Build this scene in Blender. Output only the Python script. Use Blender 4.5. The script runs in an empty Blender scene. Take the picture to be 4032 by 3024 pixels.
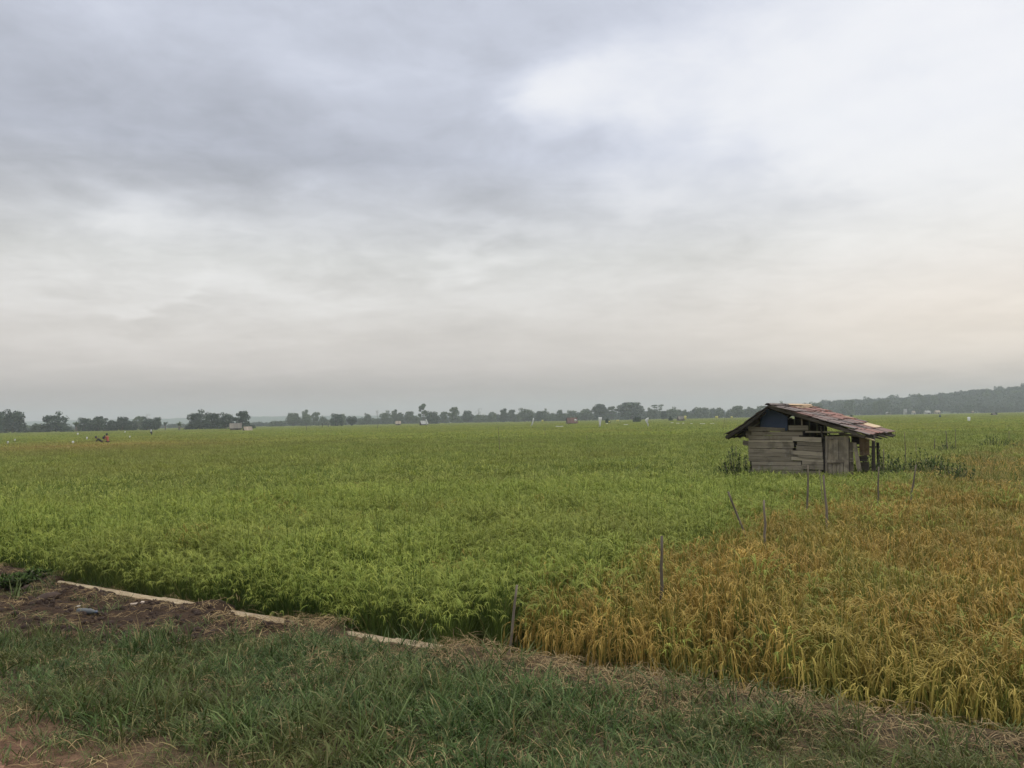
import bpy, math, random
import numpy as np
from mathutils import Vector, Matrix, noise as mnoise

C = bpy.context.scene.collection
SC = bpy.context.scene
RNG = random.Random(7)
PI = math.pi

# ------------------------------------------------------------------ camera
F_PX, W_PX, H_PX = 3028.0, 4032, 3024
PITCH, ROLL, EYE = math.radians(2.685), math.radians(1.06), 2.3
FWD = Vector((0, math.cos(PITCH), math.sin(PITCH)))
_r0 = Vector((1, 0, 0)); _u0 = Vector((0, -math.sin(PITCH), math.cos(PITCH)))
RIGHT = _r0 * math.cos(ROLL) - _u0 * math.sin(ROLL)
UP = _u0 * math.cos(ROLL) + _r0 * math.sin(ROLL)
EYE_P = Vector((0, 0, EYE))

def ray(x, y):
    return FWD + RIGHT * ((x - 2016) / F_PX) + UP * ((1512 - y) / F_PX)
def at_depth(x, y, Y):            # point of the sight line at forward distance Y
    d = ray(x, y); return EYE_P + d * (Y / d.y)
def on_z(x, y, z):                # point of the sight line at height z
    d = ray(x, y); return EYE_P + d * ((z - EYE) / d.z)

cam = bpy.data.objects.new('camera', bpy.data.cameras.new('camera'))
C.objects.link(cam)
m = Matrix((RIGHT, UP, -FWD)).transposed().to_4x4(); m.translation = EYE_P
cam.matrix_world = m
cam.data.sensor_width = 36; cam.data.lens = 36 * F_PX / W_PX
cam.data.clip_start = 0.05; cam.data.clip_end = 20000
SC.camera = cam

# road-aligned ground axes: s runs along the kerb, d runs from the road into the field
T = Vector((0.850, -0.527, 0)); N = Vector((0.527, 0.850, 0))
def sd_xy(s, d): p = T * s + N * d; return p.x, p.y
def xy_sd(x, y): return x * 0.850 - y * 0.527, x * 0.527 + y * 0.850
def nz(x, y, z=0.0): return mnoise.noise(Vector((x, y, z)))
def sstep(a, b, x):
    t = min(1, max(0, (x - a) / (b - a))); return t * t * (3 - 2 * t)

# ------------------------------------------------------------------ objects
def tag(o, label=None, cat=None, group=None, kind=None):
    if label: o['label'] = label
    if cat: o['category'] = cat
    if group: o['group'] = group
    if kind: o['kind'] = kind
    return o
def empty(name, loc, rz=0, label=None, cat=None, group=None):
    o = bpy.data.objects.new(name, None); C.objects.link(o)
    o.empty_display_size = 0.2; o.location = loc; o.rotation_euler = (0, 0, rz)
    return tag(o, label, cat, group)

class MB:
    """collects faces with a per-vertex tint, builds one mesh object"""
    def __init__(self): self.v = []; self.f = []; self.t = []; self.m = []; self.sm = []
    def add(self, verts, faces, tint=0.5, mat=0, smooth=False):
        b = len(self.v); self.v += [tuple(p) for p in verts]
        self.t += list(tint) if isinstance(tint, (list, tuple)) else [tint] * len(verts)
        for f in faces:
            self.f.append([i + b for i in f]); self.m.append(mat); self.sm.append(smooth)
    def box(self, c, size, rot=None, tint=0.5, mat=0):
        hx, hy, hz = (k / 2 for k in size)
        vs = [Vector((x, y, z)) for x in (-hx, hx) for y in (-hy, hy) for z in (-hz, hz)]
        if rot is not None: vs = [rot @ v for v in vs]
        c = Vector(c)
        self.add([v + c for v in vs], [(0, 1, 3, 2), (4, 6, 7, 5), (0, 4, 5, 1), (2, 3, 7, 6), (0, 2, 6, 4), (1, 5, 7, 3)], tint, mat)
    def hexa(self, q, tint=0.5, mat=0):     # q: 8 corners, bottom ring then top ring
        self.add(q, [(3, 2, 1, 0), (4, 5, 6, 7), (0, 1, 5, 4), (1, 2, 6, 5), (2, 3, 7, 6), (3, 0, 4, 7)], tint, mat)
    def tube(self, pts, radii, n=7, tint=0.5, mat=0, caps=True, wob=0.0):
        pts = [Vector(p) for p in pts]; rings = []
        for i, p in enumerate(pts):
            d = (pts[min(i + 1, len(pts) - 1)] - pts[max(i - 1, 0)]).normalized()
            a = d.cross(Vector((0.31, 0.17, 0.93)) if abs(d.z) < 0.9 else Vector((1, 0.1, 0))).normalized(); b = d.cross(a)
            r = radii[i] if isinstance(radii, (list, tuple)) else radii
            rings.append([p + (a * math.cos(k * 2 * PI / n) + b * math.sin(k * 2 * PI / n)) * r * (1 + wob * nz(k * 1.7, i * 1.3, p.x)) for k in range(n)])
        vs = [v for rg in rings for v in rg]; fs = []
        for i in range(len(pts) - 1):
            for k in range(n):
                fs.append((i * n + k, i * n + (k + 1) % n, (i + 1) * n + (k + 1) % n, (i + 1) * n + k))
        if caps:
            fs.append(tuple(range(n - 1, -1, -1))); fs.append(tuple((len(pts) - 1) * n + k for k in range(n)))
        self.add(vs, fs, tint, mat, True)
    def ribbon(self, pts, widths, side, tint=0.5, mat=0):
        vs = []; k = len(pts)
        ts = tint if isinstance(tint, (list, tuple)) else [tint] * k
        tt = []
        for p, w, t_ in zip(pts, widths, ts):
            vs += [p - side * (w / 2), p + side * (w / 2)]; tt += [t_, t_]
        self.add(vs, [(2 * i, 2 * i + 1, 2 * i + 3, 2 * i + 2) for i in range(k - 1)], tt, mat)
    def ball(self, c, r, seg=8, rings=6, tint=0.5, mat=0, jag=0.0, sc=(1, 1, 1)):
        c = Vector(c); vs = [c + Vector((0, 0, r * sc[2]))]
        for i in range(1, rings):
            th = PI * i / rings
            for k in range(seg):
                ph = 2 * PI * k / seg
                d = Vector((math.sin(th) * math.cos(ph), math.sin(th) * math.sin(ph), math.cos(th)))
                q = r * (1 + jag * nz(d.x * 2 + c.x * 3, d.y * 2 + c.y * 5, d.z * 2 + c.z))
                vs.append(c + Vector((d.x * sc[0], d.y * sc[1], d.z * sc[2])) * q)
        vs.append(c - Vector((0, 0, r * sc[2]))); fs = []
        for k in range(seg): fs.append((0, 1 + k, 1 + (k + 1) % seg))
        for i in range(rings - 2):
            a = 1 + i * seg
            for k in range(seg): fs.append((a + k, a + seg + k, a + seg + (k + 1) % seg, a + (k + 1) % seg))
        e = len(vs) - 1; a = 1 + (rings - 2) * seg
        for k in range(seg): fs.append((a + (k + 1) % seg, a + k, e))
        self.add(vs, fs, tint, mat, True)
    def mesh(self, name, mats):
        me = bpy.data.meshes.new(name); me.from_pydata(self.v, [], self.f)
        at = me.attributes.new('tint', 'FLOAT', 'POINT'); at.data.foreach_set('value', np.array(self.t, dtype=np.float32))
        for mt in (mats if isinstance(mats, (list, tuple)) else [mats]): me.materials.append(mt)
        me.polygons.foreach_set('material_index', np.array(self.m, dtype=np.int32))
        me.polygons.foreach_set('use_smooth', np.array(self.sm, dtype=bool)); me.update()
        return me
    def build(self, name, mats, parent=None, link=True):
        o = bpy.data.objects.new(name, self.mesh(name, mats))
        if link: C.objects.link(o)
        if parent: o.parent = parent
        return o

# ------------------------------------------------------------------ materials
class NT:
    def __init__(self, tree): self.t = tree; self.n = tree.nodes; self.l = tree.links
    def new(self, typ, **kw):
        n = self.n.new(typ)
        for k, v in kw.items(): setattr(n, k, v)
        return n
    def put(self, sock, val):
        if isinstance(val, bpy.types.NodeSocket): self.l.new(val, sock)
        elif val is not None: sock.default_value = val
    def math(self, op, a, b=None, c=None, clamp=False):
        n = self.new('ShaderNodeMath', operation=op, use_clamp=clamp)
        for i, v in enumerate((a, b, c)):
            if v is not None: self.put(n.inputs[i], v)
        return n.outputs[0]
    def vmath(self, op, a, b=None):
        n = self.new('ShaderNodeVectorMath', operation=op)
        self.put(n.inputs[0], a)
        if b is not None: self.put(n.inputs[1], b)
        return n.outputs['Value'] if op in ('DOT_PRODUCT', 'LENGTH') else n.outputs[0]
    def noise(self, vec, scale, detail=3, rough=0.55, dist=0.0, out='Fac'):
        n = self.new('ShaderNodeTexNoise'); self.put(n.inputs['Vector'], vec)
        self.put(n.inputs['Scale'], scale); n.inputs['Detail'].default_value = detail
        n.inputs['Roughness'].default_value = rough; n.inputs['Distortion'].default_value = dist
        return n.outputs[out]
    def ramp(self, fac, stops, interp='LINEAR'):
        n = self.new('ShaderNodeValToRGB'); self.put(n.inputs[0], fac); cr = n.color_ramp; cr.interpolation = interp
        while len(cr.elements) < len(stops): cr.elements.new(0.5)
        for e, (p, c) in zip(cr.elements, stops):
            e.position = p; e.color = (*c, 1) if len(c) == 3 else c
        return n.outputs[0]
    def mix(self, fac, a, b, blend='MIX'):
        n = self.new('ShaderNodeMix', data_type='RGBA', blend_type=blend)
        self.put(n.inputs[0], fac)
        self.put(n.inputs[6], (*a, 1) if isinstance(a, tuple) and len(a) == 3 else a)
        self.put(n.inputs[7], (*b, 1) if isinstance(b, tuple) and len(b) == 3 else b)
        return n.outputs[2]
    def maprange(self, v, a, b, c=0.0, d=1.0, smooth=True):
        n = self.new('ShaderNodeMapRange', interpolation_type='SMOOTHSTEP' if smooth else 'LINEAR')
        self.put(n.inputs[0], v)
        for i, k in enumerate((a, b, c, d)): n.inputs[1 + i].default_value = k
        return n.outputs[0]

def new_mat(name):
    mt = bpy.data.materials.new(name); mt.use_nodes = True
    nt = NT(mt.node_tree); nt.n.clear()
    return mt, nt, nt.new('ShaderNodeOutputMaterial')
def attr(nt, name='tint'):
    return nt.new('ShaderNodeAttribute', attribute_name=name).outputs['Fac']
def principled(nt, col, rough=0.7, spec=0.3, normal=None):
    b = nt.new('ShaderNodeBsdfPrincipled')
    nt.put(b.inputs['Base Color'], (*col, 1) if isinstance(col, tuple) else col)
    nt.put(b.inputs['Roughness'], rough); b.inputs['Specular IOR Level'].default_value = spec
    if normal is not None: nt.put(b.inputs['Normal'], normal)
    return b
def bump(nt, h, strength=0.5, dist=0.02):
    n = nt.new('ShaderNodeBump'); nt.put(n.inputs['Height'], h)
    n.inputs['Strength'].default_value = strength; n.inputs['Distance'].default_value = dist
    return n.outputs[0]

def foliage(name, stops, trans=0.3, rough=0.5, spec=0.3, var=0.35, patch=None, patch_scale=0.15, patch_amt=0.5, mask=None):
    """leaf material: colour ramp over the tint attribute, varied per instance and by field patches"""
    mt, nt, out = new_mat(name)
    col = nt.ramp(attr(nt), stops)
    rnd = nt.new('ShaderNodeObjectInfo').outputs['Random']
    pos = nt.new('ShaderNodeNewGeometry').outputs['Position']
    if patch is not None:
        pn = nt.noise(pos, patch_scale, 3, 0.6)
        col = nt.mix(nt.math('MULTIPLY', nt.maprange(pn, 0.42, 0.68), patch_amt), col, patch)
    if mask is not None:                      # a riper stretch of the field: centre, radii, colour
        (cx, cy), (rx, ry), mc, amt = mask
        v = nt.vmath('MULTIPLY', nt.vmath('SUBTRACT', pos, (cx, cy, 0)), (1 / rx, 1 / ry, 0))
        g = nt.math('EXPONENT', nt.math('MULTIPLY', nt.vmath('DOT_PRODUCT', v, v), -1.0))
        g = nt.math('MULTIPLY', g, nt.maprange(nt.noise(pos, 0.12, 3), 0.25, 0.6, 0.4, 1.0))
        col = nt.mix(nt.math('MULTIPLY', g, amt), col, mc)
    k = nt.math('MULTIPLY_ADD', rnd, var, 1 - var / 2)
    hs = nt.new('ShaderNodeHueSaturation'); nt.put(hs.inputs['Color'], col); nt.put(hs.inputs['Value'], k)
    col = hs.outputs[0]
    b = principled(nt, col, rough, spec)
    if trans > 0:
        tr = nt.new('ShaderNodeBsdfTranslucent'); nt.put(tr.inputs[0], col)
        ms = nt.new('ShaderNodeMixShader'); ms.inputs[0].default_value = trans
        nt.l.new(b.outputs[0], ms.inputs[1]); nt.l.new(tr.outputs[0], ms.inputs[2]); nt.l.new(ms.outputs[0], out.inputs[0])
    else: nt.l.new(b.outputs[0], out.inputs[0])
    return mt

def wood(name, dark, light, axis='x', rough=0.85, weather=(0.34, 0.33, 0.30)):
    mt, nt, out = new_mat(name)
    co = nt.new('ShaderNodeTexCoord').outputs['Object']
    sc = {'x': (1.6, 18, 26), 'z': (22, 18, 1.4), 'y': (22, 1.6, 22)}[axis]
    v = nt.vmath('MULTIPLY', co, sc)
    t = attr(nt)
    v = nt.vmath('ADD', v, nt.new('ShaderNodeCombineXYZ').outputs[0])
    g = nt.noise(v, 1.0, 5, 0.65, 0.6); st = nt.noise(co, 2.3, 4, 0.6)
    f = nt.math('ADD', nt.math('MULTIPLY', g, 0.75), nt.math('MULTIPLY_ADD', t, 0.7, -0.25), clamp=True)
    col = nt.ramp(f, [(0.15, dark), (0.55, tuple((a + b) / 2 for a, b in zip(dark, light))), (0.95, light)])
    col = nt.mix(nt.math('MULTIPLY', nt.maprange(nt.noise(co, 5.0, 4, 0.7), 0.55, 0.75), 0.35), col, weather)
    col = nt.mix(nt.math('MULTIPLY', nt.maprange(st, 0.52, 0.66), 0.5), col, tuple(k * 0.45 for k in dark))
    b = principled(nt, col, rough, 0.2, bump(nt, g, 0.6, 0.01)); nt.l.new(b.outputs[0], out.inputs[0])
    return mt

def plain(name, stops, rough=0.8, scale=6.0, spec=0.25, use_tint=0.5, bmp=0.3, trans=0.0):
    mt, nt, out = new_mat(name)
    co = nt.new('ShaderNodeTexCoord').outputs['Object']
    g = nt.noise(co, scale, 5, 0.65)
    f = nt.math('ADD', nt.math('MULTIPLY', g, 1 - use_tint), nt.math('MULTIPLY', attr(nt), use_tint))
    col = nt.ramp(f, stops)
    b = principled(nt, col, rough, spec, bump(nt, g, bmp, 0.01))
    if trans:
        tr = nt.new('ShaderNodeBsdfTranslucent'); nt.put(tr.inputs[0], col)
        ms = nt.new('ShaderNodeMixShader'); ms.inputs[0].default_value = trans
        nt.l.new(b.outputs[0], ms.inputs[1]); nt.l.new(tr.outputs[0], ms.inputs[2]); nt.l.new(ms.outputs[0], out.inputs[0])
    else: nt.l.new(b.outputs[0], out.inputs[0])
    return mt

RIPE = ((-40, 62), (19, 20), (0.27, 0.185, 0.065), 0.75)
M = {}
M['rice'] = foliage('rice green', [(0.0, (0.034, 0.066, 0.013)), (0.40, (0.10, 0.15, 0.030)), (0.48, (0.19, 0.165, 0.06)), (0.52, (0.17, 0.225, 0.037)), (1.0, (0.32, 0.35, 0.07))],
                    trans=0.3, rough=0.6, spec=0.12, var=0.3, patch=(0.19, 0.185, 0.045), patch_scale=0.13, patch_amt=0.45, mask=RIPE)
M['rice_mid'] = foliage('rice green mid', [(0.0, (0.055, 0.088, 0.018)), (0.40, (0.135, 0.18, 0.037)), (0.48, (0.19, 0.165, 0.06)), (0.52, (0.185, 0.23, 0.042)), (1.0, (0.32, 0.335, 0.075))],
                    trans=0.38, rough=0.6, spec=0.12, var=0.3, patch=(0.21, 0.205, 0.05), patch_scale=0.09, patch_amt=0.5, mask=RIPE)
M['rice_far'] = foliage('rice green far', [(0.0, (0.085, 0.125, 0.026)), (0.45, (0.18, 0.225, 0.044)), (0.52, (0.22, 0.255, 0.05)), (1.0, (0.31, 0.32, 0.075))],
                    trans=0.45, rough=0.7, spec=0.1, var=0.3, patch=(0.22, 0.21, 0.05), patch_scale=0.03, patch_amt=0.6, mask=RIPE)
M['ripe'] = foliage('rice ripe', [(0.0, (0.036, 0.06, 0.012)), (0.36, (0.13, 0.155, 0.034)), (0.48, (0.25, 0.185, 0.075)), (0.52, (0.25, 0.165, 0.038)), (1.0, (0.45, 0.31, 0.08))],
                    trans=0.28, rough=0.6, spec=0.12, var=0.45, patch=(0.18, 0.20, 0.04), patch_scale=0.7, patch_amt=0.5)
M['grass'] = foliage('verge grass', [(0.0, (0.020, 0.040, 0.009)), (0.45, (0.060, 0.105, 0.025)), (0.8, (0.165, 0.205, 0.08)), (1.0, (0.23, 0.175, 0.08))],
                     trans=0.28, rough=0.5, spec=0.14, var=0.7, patch=(0.095, 0.088, 0.024), patch_scale=0.8, patch_amt=0.55)
M['straw'] = foliage('dead straw', [(0.0, (0.085, 0.05, 0.022)), (0.5, (0.20, 0.132, 0.058)), (1.0, (0.33, 0.25, 0.125))], trans=0.1, rough=0.7, spec=0.2, var=0.4)
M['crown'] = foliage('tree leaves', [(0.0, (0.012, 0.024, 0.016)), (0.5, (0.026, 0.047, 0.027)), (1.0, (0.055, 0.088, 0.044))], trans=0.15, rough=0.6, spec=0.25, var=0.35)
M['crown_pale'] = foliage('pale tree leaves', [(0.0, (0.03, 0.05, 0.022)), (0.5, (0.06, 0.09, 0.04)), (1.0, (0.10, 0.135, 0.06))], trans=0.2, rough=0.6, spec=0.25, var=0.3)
M['weed'] = foliage('weed leaves', [(0.0, (0.022, 0.042, 0.010)), (0.5, (0.042, 0.072, 0.017)), (1.0, (0.085, 0.125, 0.03))], trans=0.25, rough=0.7, spec=0.08, var=0.3)
M['bark'] = plain('bark', [(0.2, (0.05, 0.04, 0.03)), (0.8, (0.17, 0.14, 0.11))], scale=3)
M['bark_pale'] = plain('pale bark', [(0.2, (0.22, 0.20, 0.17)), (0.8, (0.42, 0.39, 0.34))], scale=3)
M['plank'] = wood('weathered plank', (0.115, 0.098, 0.072), (0.44, 0.385, 0.29), 'x')
M['plank_v'] = wood('weathered upright plank', (0.135, 0.115, 0.088), (0.46, 0.395, 0.30), 'z')
M['board_brown'] = wood('brown board', (0.09, 0.06, 0.035), (0.25, 0.17, 0.10), 'z')
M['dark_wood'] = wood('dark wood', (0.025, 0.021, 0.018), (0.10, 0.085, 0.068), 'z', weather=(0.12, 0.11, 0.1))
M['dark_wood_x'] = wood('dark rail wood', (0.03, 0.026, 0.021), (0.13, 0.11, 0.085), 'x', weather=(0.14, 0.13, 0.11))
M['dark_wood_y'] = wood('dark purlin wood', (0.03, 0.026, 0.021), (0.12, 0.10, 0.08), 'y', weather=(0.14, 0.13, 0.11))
M['stake'] = wood('stake wood', (0.08, 0.066, 0.05), (0.30, 0.25, 0.19), 'z', weather=(0.2, 0.17, 0.14))
M['bamboo'] = plain('bamboo', [(0.2, (0.25, 0.2, 0.1)), (0.8, (0.45, 0.38, 0.22))])
M['tile'] = plain('rusty roof tiles', [(0.12, (0.05, 0.038, 0.033)), (0.36, (0.125, 0.098, 0.088)), (0.5, (0.135, 0.072, 0.058)), (0.68, (0.225, 0.09, 0.066)), (0.8, (0.26, 0.155, 0.095)), (0.92, (0.44, 0.34, 0.21))], scale=5, use_tint=0.82, rough=0.75, bmp=0.6)
M['tarp'] = plain('blue tarpaulin', [(0.2, (0.018, 0.03, 0.062)), (0.8, (0.04, 0.062, 0.12))], scale=2.5, rough=0.55, spec=0.3)
M['white_film'] = plain('white plastic film', [(0.2, (0.62, 0.63, 0.62)), (0.8, (0.82, 0.82, 0.80))], rough=0.5, trans=0.25)
M['yellow_film'] = plain('yellow plastic sheet', [(0.2, (0.55, 0.50, 0.14)), (0.8, (0.70, 0.66, 0.25))], rough=0.5, trans=0.2)
M['thatch'] = plain('grey thatch', [(0.2, (0.075, 0.07, 0.058)), (0.8, (0.19, 0.17, 0.14))], scale=2, bmp=0.8)
M['tan_roof'] = plain('tan roof sheet', [(0.2, (0.20, 0.165, 0.125)), (0.8, (0.33, 0.275, 0.21))], scale=2)
M['pale_roof'] = plain('pale metal roof', [(0.2, (0.21, 0.21, 0.20)), (0.8, (0.33, 0.33, 0.31))], scale=2)
M['red_roof'] = plain('red roof', [(0.2, (0.075, 0.043, 0.037)), (0.8, (0.14, 0.078, 0.065))], scale=2)
M['hut_wall'] = plain('hut wall', [(0.2, (0.07, 0.06, 0.05)), (0.8, (0.18, 0.15, 0.12))], scale=3)
M['pale_wall'] = plain('pale house wall', [(0.2, (0.25, 0.25, 0.23)), (0.8, (0.38, 0.38, 0.35))], scale=2)
M['near_black'] = plain('near black', [(0.2, (0.02, 0.02, 0.018)), (0.8, (0.035, 0.033, 0.03))], bmp=0)
M['kerb'] = plain('kerb concrete', [(0.15, (0.16, 0.12, 0.08)), (0.45, (0.32, 0.25, 0.16)), (0.75, (0.42, 0.335, 0.22))], scale=9, use_tint=0.2, bmp=0.5)
M['skin'] = plain('skin', [(0.2, (0.20, 0.11, 0.07)), (0.8, (0.26, 0.15, 0.10))], bmp=0.05)
M['red_cloth'] = plain('red orange cloth', [(0.2, (0.30, 0.075, 0.05)), (0.8, (0.42, 0.12, 0.08))], scale=8)
M['dark_cloth'] = plain('dark cloth', [(0.2, (0.02, 0.021, 0.026)), (0.8, (0.05, 0.05, 0.06))], scale=8)
M['pale_cloth'] = plain('pale cloth', [(0.2, (0.35, 0.35, 0.33)), (0.8, (0.5, 0.5, 0.47))], scale=8)
M['hair'] = plain('hair', [(0.2, (0.012, 0.011, 0.01)), (0.8, (0.03, 0.027, 0.025))], scale=20)
M['bottle'] = plain('scuffed grey blue plastic', [(0.2, (0.06, 0.065, 0.066)), (0.8, (0.135, 0.142, 0.145))], rough=0.65, spec=0.2, scale=14)
M['bottle_cap'] = plain('blue plastic', [(0.2, (0.05, 0.065, 0.10)), (0.8, (0.09, 0.115, 0.17))], rough=0.4, spec=0.5)
M['stone'] = plain('pale stone', [(0.2, (0.36, 0.33, 0.29)), (0.8, (0.55, 0.52, 0.46))], scale=12, bmp=0.6)
M['clod'] = plain('soil clod', [(0.2, (0.016, 0.010, 0.007)), (0.8, (0.06, 0.036, 0.025))], scale=14, bmp=0.8)
M['wood_chip'] = plain('wood scrap', [(0.2, (0.28, 0.22, 0.17)), (0.8, (0.48, 0.40, 0.33))], scale=12)

# ------------------------------------------------------------------ ground
KERB_SHOWN = [(-9.95, -9.62), (-9.3, -6.7), (-6.25, -5.3), (-4.75, -3.7)]
def shown(s):
    return max(sstep(a - 0.06, a + 0.1, s) * (1 - sstep(b - 0.1, b + 0.06, s)) for a, b in KERB_SHOWN)
def soil_w(s, d):              # the bare dark soil heap
    fl = 2.97 + 0.55 * sstep(-6.7, -5.5, s) + 0.9 * sstep(-5.5, -4.9, s) + 0.22 * nz(s * 1.3, 3.1)
    return sstep(fl - 0.1, fl + 0.25, d) * (1 - sstep(-5.3, -4.7, s + 0.25 * nz(d * 2, 8.0)))
def bank_h(s, d):
    h = 0.72 - 0.03 * sstep(1.0, 2.2, d) - 0.155 * sstep(1.9, 4.7, d)
    h += 0.02 * nz(s * 1.1, d * 1.1) + 0.014 * nz(s * 4, d * 4, 2) + 0.008 * nz(s * 11, d * 11, 5)
    w = soil_w(s, d)
    h += w * (0.035 + 0.03 * nz(s * 2.2, d * 2.2, 9) + 0.022 * nz(s * 7, d * 7, 4) + 0.012 * nz(s * 17, d * 17, 6)) * (1 - sstep(4.55, 4.78, d))
    fl = 3.2 + 0.55 * sstep(-6.9, -5.7, s)
    h -= 0.05 * math.exp(-((d - fl) / 0.22) ** 2) * (1 - sstep(-6.0, -5.3, s))
    sh = shown(s)
    near = sstep(4.4, 4.75, d)
    h += near * (1 - sh) * (0.035 + 0.02 * nz(s * 5, 1.0))
    h -= near * sh * (0.006 - 0.034 * nz(s * 6, d * 6, 3))
    return h
def ground_h(s, d):
    edge = 4.83 * shown(s) + (4.98 + 0.05 * nz(s * 3, 7)) * (1 - shown(s))
    if d < edge: return bank_h(s, min(d, 4.85))
    t = sstep(edge, edge + 0.16, d)
    low = 0.0 + 0.04 * nz(s * 1.5, d * 1.5) if d < 40 else 0.0
    return bank_h(s, 4.85) * (1 - t) + low * t if d < 6 else low
def spaced(fine0, fine1, step, lo, hi, g=1.22):
    a = list(np.arange(fine0, fine1 + 1e-6, step)); st = step; x = fine0; L = []
    while x > lo: st *= g; x -= st; L.append(max(x, lo))
    st = step; x = a[-1]; R = []
    while x < hi: st *= g; x += st; R.append(min(x, hi))
    return sorted(set(L + [float(k) for k in a] + R))
S_ = spaced(-13.0, 3.0, 0.075, -2700, 2700)
D_ = spaced(1.2, 5.3, 0.05, -380, 2700)
gv = []; gc = []
for d in D_:
    for s in S_:
        x, y = sd_xy(s, d); h = ground_h(s, d); gv.append((x, y, h))
        if d < 5.0:
            w = soil_w(s, d)
            red = (0.125, 0.068, 0.042); brown = (0.07, 0.05, 0.028); dark = (0.034, 0.020, 0.011)
            k = 1 - sstep(1.75, 2.6, d + 0.3 * nz(s * 1.5, d * 1.5, 1)); c = [a * k + b * (1 - k) for a, b in zip(red, brown)]
            c = [a * (1 - w) + b * w for a, b in zip(c, dark)]
        else: c = (0.035, 0.032, 0.02) if d < 700 else (0.06, 0.085, 0.03)
        gc.append((*c, 1))
nS = len(S_)
gf = [(j * nS + i, j * nS + i + 1, (j + 1) * nS + i + 1, (j + 1) * nS + i) for j in range(len(D_) - 1) for i in range(nS - 1)]
me = bpy.data.meshes.new('ground'); me.from_pydata(gv, [], gf)
ca = me.color_attributes.new('col', 'FLOAT_COLOR', 'POINT'); ca.data.foreach_set('color', np.array(gc, dtype=np.float32).ravel())
me.polygons.foreach_set('use_smooth', np.ones(len(gf), dtype=bool))
def soil_mat(name, use_col=True, base=None):
    mt, nt, out = new_mat(name)
    pos = nt.new('ShaderNodeNewGeometry').outputs['Position']
    col = nt.new('ShaderNodeAttribute', attribute_name='col').outputs['Color'] if use_col else nt.mix(nt.noise(pos, 1.3, 4), base[0], base[1])
    n1 = nt.noise(pos, 9, 6, 0.7); n2 = nt.noise(pos, 55, 4, 0.7)
    f = nt.math('MULTIPLY', nt.maprange(n1, 0.25, 0.75, 0.5, 1.5, False), nt.maprange(n2, 0.25, 0.75, 0.55, 1.5, False))
    hs = nt.new('ShaderNodeHueSaturation'); nt.put(hs.inputs['Color'], col); nt.put(hs.inputs['Value'], f)
    h = nt.math('ADD', n1, nt.math('MULTIPLY', n2, 0.4))
    b = principled(nt, hs.outputs[0], 0.95, 0.15, bump(nt, h, 0.9, 0.03)); nt.l.new(b.outputs[0], out.inputs[0])
    return mt
me.materials.append(soil_mat('soil'))
g = bpy.data.objects.new('ground', me); C.objects.link(g); tag(g, kind='structure')

# dirt road, a sheet lying on the shoulder of the bank
rb = MB(); rs = np.arange(-30, 30.1, 0.15); rd = list(np.linspace(-6, 1.2, 10)) + list(np.linspace(1.4, 1.93, 8))
for s in rs:
    w = 0.16 * nz(s * 0.9, 4.4) + 0.09 * nz(s * 3.5, 1.2)
    for d in rd:
        dd = d + w * sstep(0.5, 2.0, d); x, y = sd_xy(s, dd)
        rb.v.append((x, y, bank_h(s, dd) + 0.006 * (1 - sstep(1.7, 1.93, d)) - 0.006 * sstep(1.7, 1.93, d))); rb.t.append(0.5)
nd = len(rd)
for i in range(len(rs) - 1):
    for j in range(nd - 1):
        rb.f.append([i * nd + j, i * nd + j + 1, (i + 1) * nd + j + 1, (i + 1) * nd + j][::-1]); rb.m.append(0); rb.sm.append(True)
road = rb.build('dirt_road', soil_mat('road dirt', False, ((0.26, 0.14, 0.09), (0.36, 0.215, 0.15)))); tag(road, kind='structure')

# kerb of the field channel
kb = MB()
cuts = [-16.0]
while cuts[-1] < 8: cuts.append(cuts[-1] + 1.0 + 0.25 * RNG.random())
for a, b in zip(cuts, cuts[1:]):
    n = 10; z0 = 0.532 + RNG.uniform(-0.006, 0.006)
    for i in range(n):
        q = []
        for zz in (-0.1, None):
            for (ss, dd) in ((a + (b - a - 0.012) * i / n, 4.795), (a + (b - a - 0.012) * (i + 1) / n, 4.795), (a + (b - a - 0.012) * (i + 1) / n, 4.915), (a + (b - a - 0.012) * i / n, 4.915)):
                x, y = sd_xy(ss, dd + 0.010 * nz(ss * 4, dd * 9)); q.append(Vector((x, y, zz if zz is not None else z0 + 0.006 * nz(ss * 6, dd * 6))))
        kb.hexa(q, RNG.random())
kerb = kb.build('kerb', M['kerb']); tag(kerb, kind='structure')

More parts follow.
